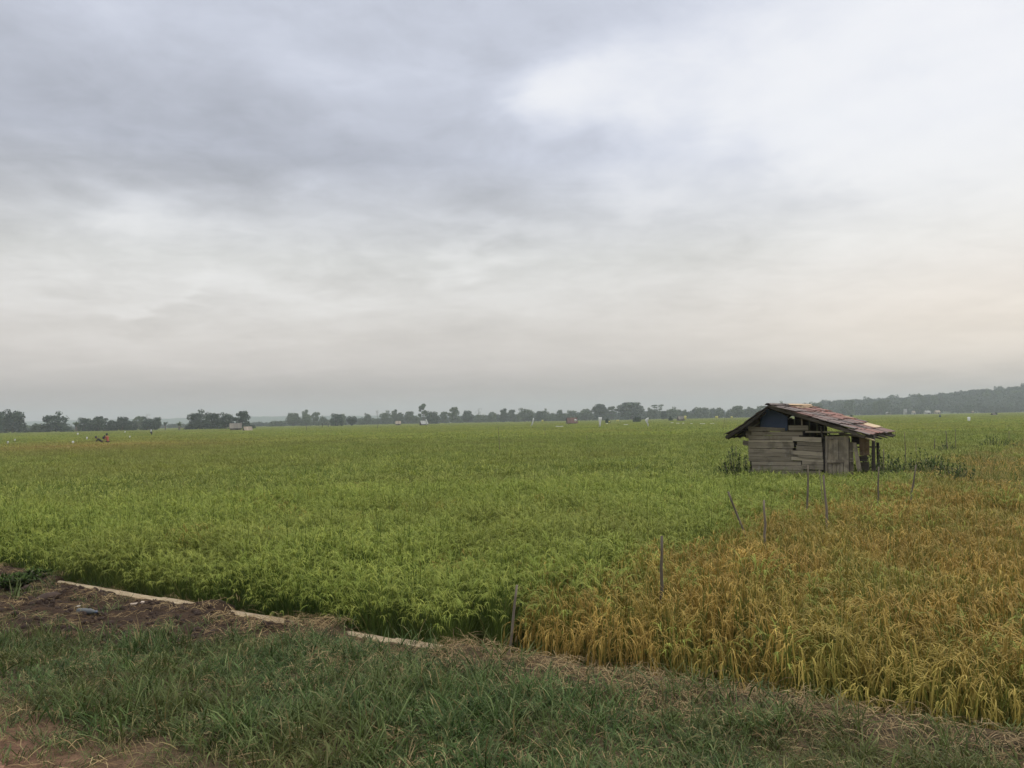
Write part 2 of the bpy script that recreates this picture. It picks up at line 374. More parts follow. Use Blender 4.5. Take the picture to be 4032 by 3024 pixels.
# ------------------------------------------------------------------ scattered vegetation (geometry nodes, one object each)
def proto_collection(name, meshes):
    col = bpy.data.collections.new(name)
    for i, me_ in enumerate(meshes):
        o = bpy.data.objects.new('%s_source_%02d' % (name, i), me_); col.objects.link(o)
    return col
def scatter(name, col, pts, label, cat, group=None, kind='stuff'):
    """pts: (x, y, z, rot_euler, scale_vec, index)"""
    me = bpy.data.meshes.new(name); me.from_pydata([p[:3] for p in pts], [], [])
    a = me.attributes.new('rot', 'FLOAT_VECTOR', 'POINT'); a.data.foreach_set('vector', np.array([p[3] for p in pts], dtype=np.float32).ravel())
    a = me.attributes.new('scl', 'FLOAT_VECTOR', 'POINT'); a.data.foreach_set('vector', np.array([p[4] for p in pts], dtype=np.float32).ravel())
    a = me.attributes.new('idx', 'INT', 'POINT'); a.data.foreach_set('value', np.array([p[5] for p in pts], dtype=np.int32))
    o = bpy.data.objects.new(name, me); C.objects.link(o)
    t = bpy.data.node_groups.new(name + ' scatter', 'GeometryNodeTree')
    t.interface.new_socket('Geometry', in_out='INPUT', socket_type='NodeSocketGeometry')
    t.interface.new_socket('Geometry', in_out='OUTPUT', socket_type='NodeSocketGeometry')
    n = t.nodes; gi = n.new('NodeGroupInput'); go = n.new('NodeGroupOutput'); ip = n.new('GeometryNodeInstanceOnPoints')
    ci = n.new('GeometryNodeCollectionInfo'); ci.inputs['Collection'].default_value = col
    ci.inputs['Separate Children'].default_value = True; ci.inputs['Reset Children'].default_value = True
    ip.inputs['Pick Instance'].default_value = True
    def na(nm, ty):
        k = n.new('GeometryNodeInputNamedAttribute'); k.data_type = ty; k.inputs['Name'].default_value = nm; return k.outputs['Attribute']
    L = t.links
    L.new(gi.outputs[0], ip.inputs['Points']); L.new(ci.outputs[0], ip.inputs['Instance'])
    L.new(na('idx', 'INT'), ip.inputs['Instance Index']); L.new(na('rot', 'FLOAT_VECTOR'), ip.inputs['Rotation']); L.new(na('scl', 'FLOAT_VECTOR'), ip.inputs['Scale'])
    L.new(ip.outputs[0], go.inputs[0])
    md = o.modifiers.new('scatter', 'NODES'); md.node_group = t
    return tag(o, label, cat, group, kind)

def blade(mb, rng, base, az, th0, th1, L, w, segs, tint, twist=0.0, mat=0):
    p = Vector(base); pts = [p.copy()]; ws = [w * 0.75]
    h = Vector((math.cos(az), math.sin(az), 0)); side = Vector((-math.sin(az + twist), math.cos(az + twist), 0))
    for i in range(segs):
        t = (i + 0.5) / segs; th = th0 + (th1 - th0) * t * t
        p = p + (Vector((0, 0, math.cos(th))) + h * math.sin(th)) * (L / segs); pts.append(p.copy())
        tt = (i + 1) / segs; ws.append(w * (1.0 if tt < 0.6 else max(0.12, 1 - ((tt - 0.6) / 0.4) ** 1.3 * 0.9)))
    mb.ribbon(pts, ws, side, tint, mat); return pts

def rice_clump(seed, mat, ripe):
    r = random.Random(seed); mb = MB()
    for i in range(30 if not ripe else 20):
        az = r.uniform(0, 2 * PI); b = Vector((math.cos(az), math.sin(az), 0)) * r.uniform(0, 0.06)
        tall = r.random() < 0.15
        tint = r.uniform(0.0, 0.42) if r.random() < (0.93 if not ripe else 0.75) else r.uniform(0.43, 0.49)
        blade(mb, r, b, az + r.gauss(0, 0.3), r.uniform(0.03, 0.28), r.uniform(0.15, 1.25), r.uniform(0.55, 0.95) * (1.2 if tall else 1), r.uniform(0.0055, 0.0095), 5, tint, r.uniform(-0.6, 0.6))
    for i in range(24 if not ripe else 30):
        az = r.uniform(0, 2 * PI); th = r.uniform(0.03, 0.30); Ls = r.uniform(0.68, 0.86)
        h = Vector((math.cos(az), math.sin(az), 0)); p = h * r.uniform(0, 0.05); pts = [p.copy()]
        for k in range(3):
            a = th * (0.6 + 0.5 * k); p = p + (Vector((0, 0, math.cos(a))) + h * math.sin(a)) * (Ls / 3); pts.append(p.copy())
        side = Vector((-h.y, h.x, 0)); mb.ribbon(pts, [0.004] * 4, side, 0.3)
        th = th * 1.7; bend = r.uniform(1.2, 2.2) if not ripe else r.uniform(2.5, 3.05); n = 7; L = r.uniform(0.14, 0.21) * (1 if not ripe else 1.45)
        ax = [p.copy()]; angs = [th]
        for k in range(n):
            f_ = min(1, (k + 1) / n * (1.1 if not ripe else 1.9)); a = th + (bend - th) * f_; angs.append(a)
            p = p + (Vector((0, 0, math.cos(a))) + h * math.sin(a)) * (L / n); ax.append(p.copy())
        tn = r.uniform(0.53, 0.98)
        mb.ribbon(ax, [0.003, 0.005, 0.0065, 0.007, 0.007, 0.006, 0.005, 0.003], side, tn)
        for k in range(1, 7):
            q = ax[k].copy(); a2 = az + r.uniform(-0.9, 0.9); hh = Vector((math.cos(a2), math.sin(a2), 0)); ln = r.uniform(0.05, 0.10); qs = [q.copy()]
            ang = angs[k]
            for j in range(3):
                ang = min(3.05, ang + (0.35 if not ripe else 0.25)); q = q + (Vector((0, 0, math.cos(ang))) + hh * math.sin(ang)) * (ln / 3); qs.append(q.copy())
            mb.ribbon(qs, [0.003, 0.0062, 0.005, 0.002] if not ripe else [0.003, 0.007, 0.0055, 0.0025], Vector((-hh.y, hh.x, 0)), min(1, max(0.52, tn + r.uniform(-0.15, 0.15))))
    return mb.mesh('rice_clump', mat)
def rice_patch(seed, mat, ripe, size=0.95, nplants=20):
    r = random.Random(seed); mb = MB()
    for i in range(nplants):
        bx, by = r.uniform(-size / 2, size / 2), r.uniform(-size / 2, size / 2); pz = r.uniform(-0.07, 0.03)
        for k in range(8):
            az = r.uniform(0, 2 * PI); tint = r.uniform(0.05, 0.42) if r.random() < (0.95 if not ripe else 0.7) else r.uniform(0.43, 0.49)
            L = r.uniform(0.5, 0.75) * (1.25 if r.random() < 0.06 else 1)
            blade(mb, r, (bx, by, 0.30 + pz), az, r.uniform(0.05, 0.35), r.uniform(0.5, 2.0), L, r.uniform(0.011, 0.018), 4, tint, r.uniform(-0.7, 0.7))
        for k in range(12 if not ripe else 11):
            az = r.uniform(0, 2 * PI); h = Vector((math.cos(az), math.sin(az), 0)); p = Vector((bx, by, 0.66 + pz + r.uniform(-0.06, 0.08))) + h * r.uniform(0.02, 0.14)
            th = 0.25; bend = r.uniform(1.5, 2.3) if not ripe else r.uniform(2.5, 3.0); pts = [p.copy()]
            for j in range(4):
                a = th + (bend - th) * (j + 1) / 4; p = p + (Vector((0, 0, math.cos(a))) + h * math.sin(a)) * 0.075; pts.append(p.copy())
            mb.ribbon(pts, [0.006, 0.018, 0.022, 0.017, 0.005], Vector((-h.y, h.x, 0)), r.uniform(0.53, 0.98))
    return mb.mesh('rice_patch', mat)
def rice_far(seed, mat, size=5.6, n=760):
    r = random.Random(seed); mb = MB()
    for i in range(n):
        x, y = r.uniform(-size / 2, size / 2), r.uniform(-size / 2, size / 2); az = r.uniform(0, 2 * PI)
        w = r.uniform(0.05, 0.13); tn = r.uniform(0.1, 0.42) if r.random() < 0.5 else r.uniform(0.52, 0.9)
        blade(mb, r, (x, y, 0.45 + r.uniform(-0.05, 0.03)), az, r.uniform(0.0, 0.4), r.uniform(1.5, 2.7), r.uniform(0.42, 0.6), w, 4, tn)
    # leafy mass below the tips
    k = 14; vs = []; fs = []; st = size / (k - 1)
    for j in range(k):
        for i in range(k): vs.append((-size / 2 + i * st, -size / 2 + j * st, 0.66 + r.uniform(-0.1, 0.1)))
    for j in range(k - 1):
        for i in range(k - 1): fs.append((j * k + i, j * k + i + 1, (j + 1) * k + i + 1, (j + 1) * k + i))
    mb.add(vs, fs, [r.uniform(0.2, 0.8) for _ in vs])
    return mb.mesh('rice_far', mat)

SHACK = at_depth(3031, 1640, 20.0); SHACK.z = 0.0
SH_PHI = math.radians(36.0); SG = Vector((math.cos(SH_PHI), -math.sin(SH_PHI), 0)); SR = Vector((math.sin(SH_PHI), math.cos(SH_PHI), 0))
def in_shack(x, y, pad=0.0):
    v = Vector((x, y, 0)) - SHACK; u, w = v.dot(SG), v.dot(SR)
    return -0.85 - pad < u < 2.75 + pad and 0.12 - pad < w < 3.2 + pad
def border_s(d): return -3.5 + 0.115 * (d - 5.3) + 0.25 * nz(d * 0.7, 2.0)
TANM = math.tan(math.radians(41))
def in_view(x, y, m=0.8): return y > 0.5 and abs(x) < y * TANM + m

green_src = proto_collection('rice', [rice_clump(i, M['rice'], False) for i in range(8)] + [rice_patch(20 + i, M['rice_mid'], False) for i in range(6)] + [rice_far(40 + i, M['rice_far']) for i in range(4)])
ripe_src = proto_collection('ripe_rice', [rice_clump(i + 60, M['ripe'], True) for i in range(8)] + [rice_patch(80 + i, M['ripe'], True) for i in range(6)])
gp, rp = [], []
r = random.Random(11)
# single plants near the road
st = 0.175; NEAR = 18.0
s = -25.0
while s < 17:
    d = 5.2
    while d < 26:
        ss, dd = s + r.uniform(-0.07, 0.07), d + r.uniform(-0.07, 0.07); x, y = sd_xy(ss, dd); dist = math.hypot(x, y)
        if dist < NEAR + r.uniform(-1.5, 1.5) and in_view(x, y, 2.4) and not in_shack(x, y):
            isr = (r.random() < 0.02 + 0.10 * sstep(0.25, 0.55, nz(ss * 0.6, dd * 0.6, 41)) and dd > 6) or ss > border_s(dd) + r.gauss(0, 0.42) and r.random() > 0.04 + 0.06 * sstep(9, 18, dd) + 0.07 * sstep(0.2, 0.5, nz(ss * 0.5, dd * 0.5, 17))
            gap = nz(ss * 0.9, dd * 0.9, 7)
            if not (abs(ss - border_s(dd)) < 0.10 and r.random() < 0.5) and r.random() > 0.035 and not (isr and gap > 0.36) and not (dd < 6.2 and abs(ss + 3.55) < 0.38 and r.random() < 0.8):
                k = (1.0 + 0.16 * nz(ss * 0.7, dd * 0.7, 3)) * r.uniform(0.84, 1.12) * (0.94 if dd < 5.4 else 1)
                lean = (0.07 if not isr else 0.12) * (0.6 if dd < 5.7 else 1)
                e = (r.gauss(0, lean) + (0.05 if isr else 0), r.gauss(0, lean), r.uniform(0, 2 * PI))
                (rp if isr else gp).append((x, y, 0.0, e, (k * 0.95, k * 0.95, k), r.randrange(8)))
        d += st
    s += st
# patches farther out
st = 0.72; MID = 62.0
x = -70.0
while x < 70:
    y = 4.0
    while y < 75:
        xx, yy = x + r.uniform(-0.2, 0.2), y + r.uniform(-0.2, 0.2); dist = math.hypot(xx, yy)
        if NEAR - 1.2 < dist + r.uniform(-0.8, 0.8) and dist < MID + 3 and in_view(xx, yy, 2) and not in_shack(xx, yy, 0.15):
            ss, dd = xy_sd(xx, yy)
            isr = ss > border_s(dd) + r.gauss(0, 0.5) and dd < 60 and r.random() > 0.12
            k = r.uniform(0.92, 1.08) * (1 + 0.06 * nz(xx * 0.3, yy * 0.3)); e = (r.gauss(0, 0.05), r.gauss(0, 0.05), r.uniform(0, 2 * PI))
            (rp if isr else gp).append((xx, yy, 0.0, e, (k, k, k), 8 + r.randrange(6)))
        y += st
    x += st
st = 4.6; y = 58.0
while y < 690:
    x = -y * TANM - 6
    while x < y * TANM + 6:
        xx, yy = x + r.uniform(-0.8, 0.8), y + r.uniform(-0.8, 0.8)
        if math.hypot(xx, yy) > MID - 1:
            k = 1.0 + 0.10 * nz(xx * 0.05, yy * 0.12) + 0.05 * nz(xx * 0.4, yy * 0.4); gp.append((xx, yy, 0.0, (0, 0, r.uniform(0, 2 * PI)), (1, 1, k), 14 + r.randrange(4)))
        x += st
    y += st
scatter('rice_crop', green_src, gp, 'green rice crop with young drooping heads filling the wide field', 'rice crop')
scatter('ripe_rice_crop', ripe_src, rp, 'golden ripe rice with heavy hanging heads beside the road', 'rice crop')

# verge grass and straw
def grass_tuft(seed, kind):
    r = random.Random(seed); mb = MB()
    n = {'low': 24, 'tall': 22, 'dry': 18}[kind]
    for i in range(n):
        az = r.uniform(0, 2 * PI); b = Vector((r.gauss(0, 0.045), r.gauss(0, 0.045), -0.01))
        if kind == 'low': L, w, t1 = r.uniform(0.05, 0.14), r.uniform(0.003, 0.006), r.uniform(1.1, 2.4)
        elif kind == 'tall': L, w, t1 = r.uniform(0.10, 0.26), r.uniform(0.004, 0.009), r.uniform(0.7, 2.3)
        else: L, w, t1 = r.uniform(0.04, 0.12), r.uniform(0.0025, 0.005), r.uniform(1.0, 2.1)
        tint = r.uniform(0.0, 0.8) if r.random() < (0.9 if kind != 'dry' else 0.45) else r.uniform(0.88, 1.0)
        blade(mb, r, b, az, r.uniform(0.2, 1.05), t1, L, w, 4, tint, r.uniform(-1, 1))
        if kind != 'dry' and r.random() < 0.25:         # side leaf
            blade(mb, r, b + Vector((math.cos(az), math.sin(az), 1)) * L * 0.3, az + r.uniform(-1.5, 1.5), 0.6, 2.0, L * 0.5, w, 3, tint)
    return mb.mesh('grass_tuft', M['grass'])
def straw_bunch(seed):
    r = random.Random(seed); mb = MB()
    for i in range(16):
        az = r.gauss(0.3, 0.8); c = Vector((r.gauss(0, 0.07), r.gauss(0, 0.07), r.uniform(0.004, 0.03))); L = r.uniform(0.04, 0.16)
        d = Vector((math.cos(az), math.sin(az), r.gauss(0, 0.12))); sd = Vector((-math.sin(az), math.cos(az), r.uniform(-0.6, 0.6)))
        bow = Vector((0, 0, r.uniform(0, 0.02)))
        mb.ribbon([c - d * L / 2, c + bow, c + d * L / 2], [0.0015, 0.003, 0.0015], sd, r.random())
    return mb.mesh('straw_bunch', M['straw'])
grass_src = proto_collection('grass', [grass_tuft(i, 'low') for i in range(6)] + [grass_tuft(10 + i, 'tall') for i in range(5)] + [grass_tuft(20 + i, 'dry') for i in range(4)])
straw_src = proto_collection('straw', [straw_bunch(i) for i in range(6)])
gr, sw = [], []
r = random.Random(5)
for i in range(14500):
    s, d = r.uniform(-15, 3.5), r.uniform(1.45, 4.9); x, y = sd_xy(s, d)
    if not in_view(x, y, 1.8): continue
    w = soil_w(s, d); den = nz(s * 1.2, d * 1.2, 12) * 0.5 + 0.5 + 0.25 * nz(s * 3.5, d * 3.5, 2)
    keep = sstep(1.7, 2.55, d + 0.3 * nz(s * 2, d * 2)) * (0.45 + 0.75 * sstep(0.25, 0.6, den)) * (1 - 0.97 * w)
    keep *= 1 - 0.65 * sstep(4.35, 4.6, d) - 0.25 * sstep(4.75, 4.85, d)
    if shown(s) > 0.5 and d > 4.66: keep *= 0.35
    if r.random() > keep: continue
    tall = sstep(0.0, 0.5, nz(s * 0.8, d * 0.9, 21) + 0.35 * sstep(-3.6, -2.4, s) - 0.3 * sstep(-5, -7, s))
    k = r.uniform(0.75, 1.2); ix = 6 + r.randrange(5) if r.random() < 0.08 + 0.45 * tall else r.randrange(6)
    if d < 2.8 and r.random() < 0.8 * (1 - sstep(2.2, 2.8, d)): ix = 11 + r.randrange(4)
    gr.append((x, y, bank_h(s, min(d, 4.85)), (r.gauss(0, 0.15), r.gauss(0, 0.15), r.uniform(0, 2 * PI)), (k, k, k * r.uniform(0.8, 1.15)), ix))
for i in range(260):                                   # dark growth at the foot of the bank and tall loose stems at the soil heap
    s = r.uniform(-14, 2.5); d = r.uniform(5.0, 5.2); x, y = sd_xy(s, d)
    gr.append((x, y, 0.1 + 0.3 * r.random(), (0, 0, r.uniform(0, 6)), (1.3, 1.3, 1.3), 6 + r.randrange(5)))
for i in range(90):
    s = r.uniform(-10, -5.3); d = 3.0 + 0.55 * sstep(-6.9, -5.7, s) + r.gauss(0.05, 0.12); x, y = sd_xy(s, d)
    gr.append((x, y, bank_h(s, d), (0, 0, r.uniform(0, 6)), (0.8, 0.8, 1.15), 6 + r.randrange(5)))
for i in range(7800):
    s, d = r.uniform(-13, 3.5), r.uniform(1.8, 4.98); x, y = sd_xy(s, d)
    if not in_view(x, y, 1.8): continue
    keep = 0.10 + 0.5 * sstep(0.15, 0.45, nz(s * 1.4, d * 1.4, 31)) + 1.0 * sstep(4.05, 4.6, d) * sstep(-6.0, -5.0, s) * (1 - 0.9 * shown(s)) + 0.05 * soil_w(s, d)
    keep += 0.9 * math.exp(-((s + 3.9) / 0.7) ** 2 - ((d - 4.15) / 0.3) ** 2)
    if shown(s) > 0.4 and d > 4.74: keep = 0.02
    if r.random() > keep: continue
    k = r.uniform(0.7, 1.3)
    sw.append((x, y, bank_h(s, min(d, 4.85)) + 0.004, (r.gauss(0, 0.12), r.gauss(0, 0.12), r.gauss(-0.5, 0.9)), (k, k, k), r.randrange(6)))
scatter('grass', grass_src, gr, 'dull blue green grass and seed stalks on the road verge', 'grass')
scatter('straw', straw_src, sw, 'dead tan straw and cut grass strewn on the verge', 'straw')

# clods on the heap
def clod_mesh(seed):
    mb = MB(); mb.ball((0, 0, 0), 1.0, 8, 6, 0.5, 0, 0.7, (1, 0.8, 0.6)); me = mb.mesh('clod', M['clod'])
    return me
clods = []
for i in range(2600):
    s, d = r.uniform(-12.5, -4.9), r.uniform(2.9, 4.78)
    if r.random() > soil_w(s, d): continue
    x, y = sd_xy(s, d); k = 0.008 + 0.035 * r.random() ** 3
    clods.append((x, y, bank_h(s, d), (r.uniform(0, 6), r.uniform(0, 6), r.uniform(0, 6)), (k, k, k), r.randrange(3)))
scatter('soil_crumbs', proto_collection('clod', [clod_mesh(i) for i in range(3)]), clods, 'dark crumbly soil clods heaped beside the pale kerb', 'soil')

# ------------------------------------------------------------------ trees
def crown_faces(mb, r, lobes, n, size, fill=0.25):
    tot = sum(l[1].x * l[1].z for l in lobes)
    for (c, rad, tb) in lobes:
        k = int(n * rad.x * rad.z / tot)
        for i in range(k):
            d = Vector((r.gauss(0, 1), r.gauss(0, 1), r.gauss(0, 1))).normalized()
            q = r.uniform(0.82, 1.08) if r.random() > fill else r.uniform(0.3, 0.85)
            p = c + Vector((d.x * rad.x, d.y * rad.y, d.z * rad.z)) * q
            nrm = (d + Vector((r.gauss(0, 0.5), r.gauss(0, 0.5), r.gauss(0, 0.5) + 0.25))).normalized()
            a = nrm.orthogonal().normalized(); ang = r.uniform(0, PI); b = nrm.cross(a); a, b = a * math.cos(ang) + b * math.sin(ang), b * math.cos(ang) - a * math.sin(ang)
            s = size * r.uniform(0.6, 1.4); s2 = s * r.uniform(0.45, 0.8)
            mb.add([p - a * s, p - b * s2 * 0.9 + nrm * s * 0.15, p + a * s, p + b * s2 + nrm * s * 0.1], [(0, 1, 2, 3)], min(1, max(0, tb + r.uniform(-0.3, 0.3))))
def limb(mb, r, a, b, r0, r1, bend=0.08, n=5, tint=0.4):
    a, b = Vector(a), Vector(b); L = (b - a).length; off = Vector((r.gauss(0, 1), r.gauss(0, 1), r.gauss(0, 0.4))) * L * bend
    mb.tube([a.lerp(b, t / n) + off * math.sin(PI * t / n) for t in range(n + 1)], [r0 + (r1 - r0) * t / n for t in range(n + 1)], 6, tint)
TREES = {}
def tree_proto(kind, seed):
    """unit tree: height 1, crown half width 0.5"""
    key = (kind, seed)
    if key in TREES: return TREES[key]
    r = random.Random(hash_str(kind) + seed * 31); t = MB(); c = MB(); lobes = []
    V = Vector
    def ring(n, rad, z, rx, rz, jit=0.06):
        for k in range(n):
            a = 2 * PI * k / n + r.uniform(0, 1); lobes.append((V((math.cos(a) * rad + r.gauss(0, jit), math.sin(a) * rad + r.gauss(0, jit), z + r.gauss(0, jit))), V((rx, rx, rz)) * r.uniform(0.75, 1.2), r.uniform(0.3, 0.7)))
    nf, sz = 1900, 0.046
    if kind == 'round':
        lobes.append((V((0, 0, 0.52)), V((0.36, 0.36, 0.4)), 0.45)); ring(6, 0.3, 0.42, 0.18, 0.2); ring(5, 0.2, 0.74, 0.17, 0.16); ring(5, 0.34, 0.22, 0.14, 0.16); ring(2, 0.08, 0.88, 0.12, 0.10)
        limb(t, r, (0, 0, 0), (0.02, 0, 0.5), 0.045, 0.02)
    elif kind == 'oval':
        lobes.append((V((0, 0, 0.55)), V((0.38, 0.38, 0.38)), 0.4)); ring(6, 0.3, 0.5, 0.18, 0.22, 0.03); ring(4, 0.18, 0.8, 0.18, 0.14, 0.03); ring(4, 0.2, 0.28, 0.16, 0.12, 0.03)
        limb(t, r, (0, 0, 0), (0, 0, 0.5), 0.04, 0.02)
    elif kind == 'heart':
        lobes.append((V((-0.2, 0, 0.66)), V((0.27, 0.3, 0.27)), 0.4)); lobes.append((V((0.2, 0, 0.64)), V((0.28, 0.3, 0.26)), 0.45)); lobes.append((V((0, 0, 0.45)), V((0.34, 0.3, 0.25)), 0.4)); ring(5, 0.26, 0.55, 0.15, 0.14, 0.02); lobes.append((V((0, 0, 0.27)), V((0.16, 0.16, 0.12)), 0.35))
        limb(t, r, (0, 0, 0), (0.01, 0, 0.4), 0.05, 0.03)
    elif kind == 'open':
        ring(4, 0.24, 0.82, 0.17, 0.10); ring(5, 0.33, 0.62, 0.15, 0.10); ring(5, 0.28, 0.42, 0.16, 0.11); lobes.append((V((0, 0, 0.92)), V((0.16, 0.16, 0.08)), 0.6)); ring(3, 0.12, 0.6, 0.16, 0.14); ring(4, 0.3, 0.2, 0.17, 0.14)
        limb(t, r, (0, 0, 0), (0.03, 0.01, 0.86), 0.032, 0.01)
    elif kind == 'airy':
        ring(3, 0.16, 0.88, 0.16, 0.07); ring(4, 0.26, 0.74, 0.15, 0.06); ring(3, 0.26, 0.60, 0.16, 0.06); ring(3, 0.24, 0.46, 0.14, 0.06); lobes.append((V((0.02, 0, 0.95)), V((0.14, 0.14, 0.05)), 0.6))
        limb(t, r, (0, 0, 0), (0.02, 0, 0.92), 0.028, 0.008); nf = 1700
    elif kind == 'spread':
        ring(7, 0.34, 0.76, 0.16, 0.09, 0.04); ring(5, 0.18, 0.88, 0.16, 0.09, 0.03); lobes.append((V((0, 0, 0.93)), V((0.2, 0.2, 0.07)), 0.6)); ring(7, 0.42, 0.6, 0.13, 0.07, 0.04); ring(5, 0.2, 0.55, 0.2, 0.16); ring(5, 0.3, 0.34, 0.18, 0.16); ring(4, 0.3, 0.14, 0.2, 0.14)
        limb(t, r, (0, 0, 0), (0, 0, 0.4), 0.04, 0.03); nf = 3200
    elif kind == 'flat':
        ring(5, 0.36, 0.96, 0.2, 0.035, 0.02); ring(4, 0.3, 0.86, 0.18, 0.035, 0.02); ring(4, 0.26, 0.72, 0.16, 0.05, 0.03); ring(4, 0.2, 0.5, 0.18, 0.12); ring(4, 0.25, 0.25, 0.2, 0.14)
        limb(t, r, (0, 0, 0), (0, 0, 0.94), 0.03, 0.012); nf = 1800
    elif kind == 'bush':
        ring(5, 0.3, 0.4, 0.2, 0.32, 0.08); ring(3, 0.15, 0.68, 0.2, 0.22, 0.06); lobes.append((V((0, 0, 0.45)), V((0.34, 0.34, 0.4)), 0.45)); ring(4, 0.38, 0.2, 0.14, 0.2)
        limb(t, r, (0, 0, 0), (0, 0, 0.4), 0.03, 0.015); nf = 1500; sz = 0.055
    elif kind == 'bare':
        limb(t, r, (0, 0, 0), (0.02, 0, 0.98), 0.016, 0.003, 0.02)
        for k in range(16):
            z = r.uniform(0.45, 0.95); a = r.uniform(0, 2 * PI); q = r.uniform(0.15, 0.42)
            limb(t, r, (0.01, 0, z), (math.cos(a) * q, math.sin(a) * q, min(1, z + r.uniform(0.04, 0.22))), 0.006, 0.002, 0.1, 3)
        lobes += [(V((r.gauss(0, 0.2), r.gauss(0, 0.2), r.uniform(0.5, 0.95))), V((0.09, 0.09, 0.06)), 0.5) for _ in range(7)]; nf = 90; sz = 0.02
    elif kind == 'banana':
        for k in range(3):
            bx, by = r.uniform(-0.2, 0.2), r.uniform(-0.2, 0.2); hz = r.uniform(0.4, 0.58); limb(t, r, (bx, by, 0), (bx + 0.02, by, hz), 0.045, 0.03, 0.03, 4, 0.7)
            for j in range(8):
                az = r.uniform(0, 2 * PI); L = r.uniform(0.38, 0.55); h = V((math.cos(az), math.sin(az), 0)); p = V((bx, by, hz)); pts = [p.copy()]; th0 = r.uniform(0.1, 0.5); th1 = r.uniform(1.0, 2.3)
                for q in range(6):
                    th = th0 + (th1 - th0) * ((q + 0.5) / 6) ** 1.5; p = p + (V((0, 0, math.cos(th))) + h * math.sin(th)) * (L / 6); pts.append(p.copy())
                c.ribbon(pts, [0.01, 0.05, 0.10, 0.115, 0.10, 0.065, 0.01], V((-h.y, h.x, r.uniform(-0.5, 0.5))).normalized(), r.uniform(0.3, 1.0))
        nf = 0
    if kind not in ('banana', 'bare', 'bush'):
        for k in range(6):
            lb = r.choice(lobes); limb(t, r, (0, 0, r.uniform(0.2, 0.45)), lb[0] * 0.9, 0.018, 0.005, 0.06, 4)
    if nf: crown_faces(c, r, lobes, nf, sz)
    TREES[key] = (t, c); return TREES[key]
def hash_str(s): return sum((i + 3) * ord(ch) for i, ch in enumerate(s))
_tm = {}
def tree_mesh(kind, seed, pale):
    k = (kind, seed, pale)
    if k not in _tm:
        t, c = tree_proto(kind, seed)
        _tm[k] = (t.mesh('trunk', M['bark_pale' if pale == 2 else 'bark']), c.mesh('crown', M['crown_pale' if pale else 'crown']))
    return _tm[k]
NAMES = {'banana': ('banana_plant', 'banana plant'), 'bush': ('bush', 'bush'), 'bare': ('bare_tree', 'tree')}
def tree(kind, seed, xc, ytop, wpx, Y, label, group=None, pale=0):
    base = at_depth(xc, 1650, Y); top = at_depth(xc, ytop, Y).z; w = wpx / F_PX * Y * (1.12 if kind not in ('banana', 'bare', 'heart') else 1.0)
    nm, cat = NAMES.get(kind, ('tree', 'tree'))
    o = empty(nm, (base.x, base.y, 0.0), 0, label, cat, group)
    tm, cm = tree_mesh(kind, seed, pale)
    rz = RNG.uniform(-0.25, 0.25)
    if kind == 'heart': rz = math.radians(10)
    for pn, mm in (('trunk', tm), ('crown', cm)):
        c = bpy.data.objects.new(pn, mm); C.objects.link(c); c.parent = o; c.scale = (w, w * 0.9, top); c.rotation_euler = (0, 0, rz)
    return o
G1 = 'trees and bushes of the far treeline'
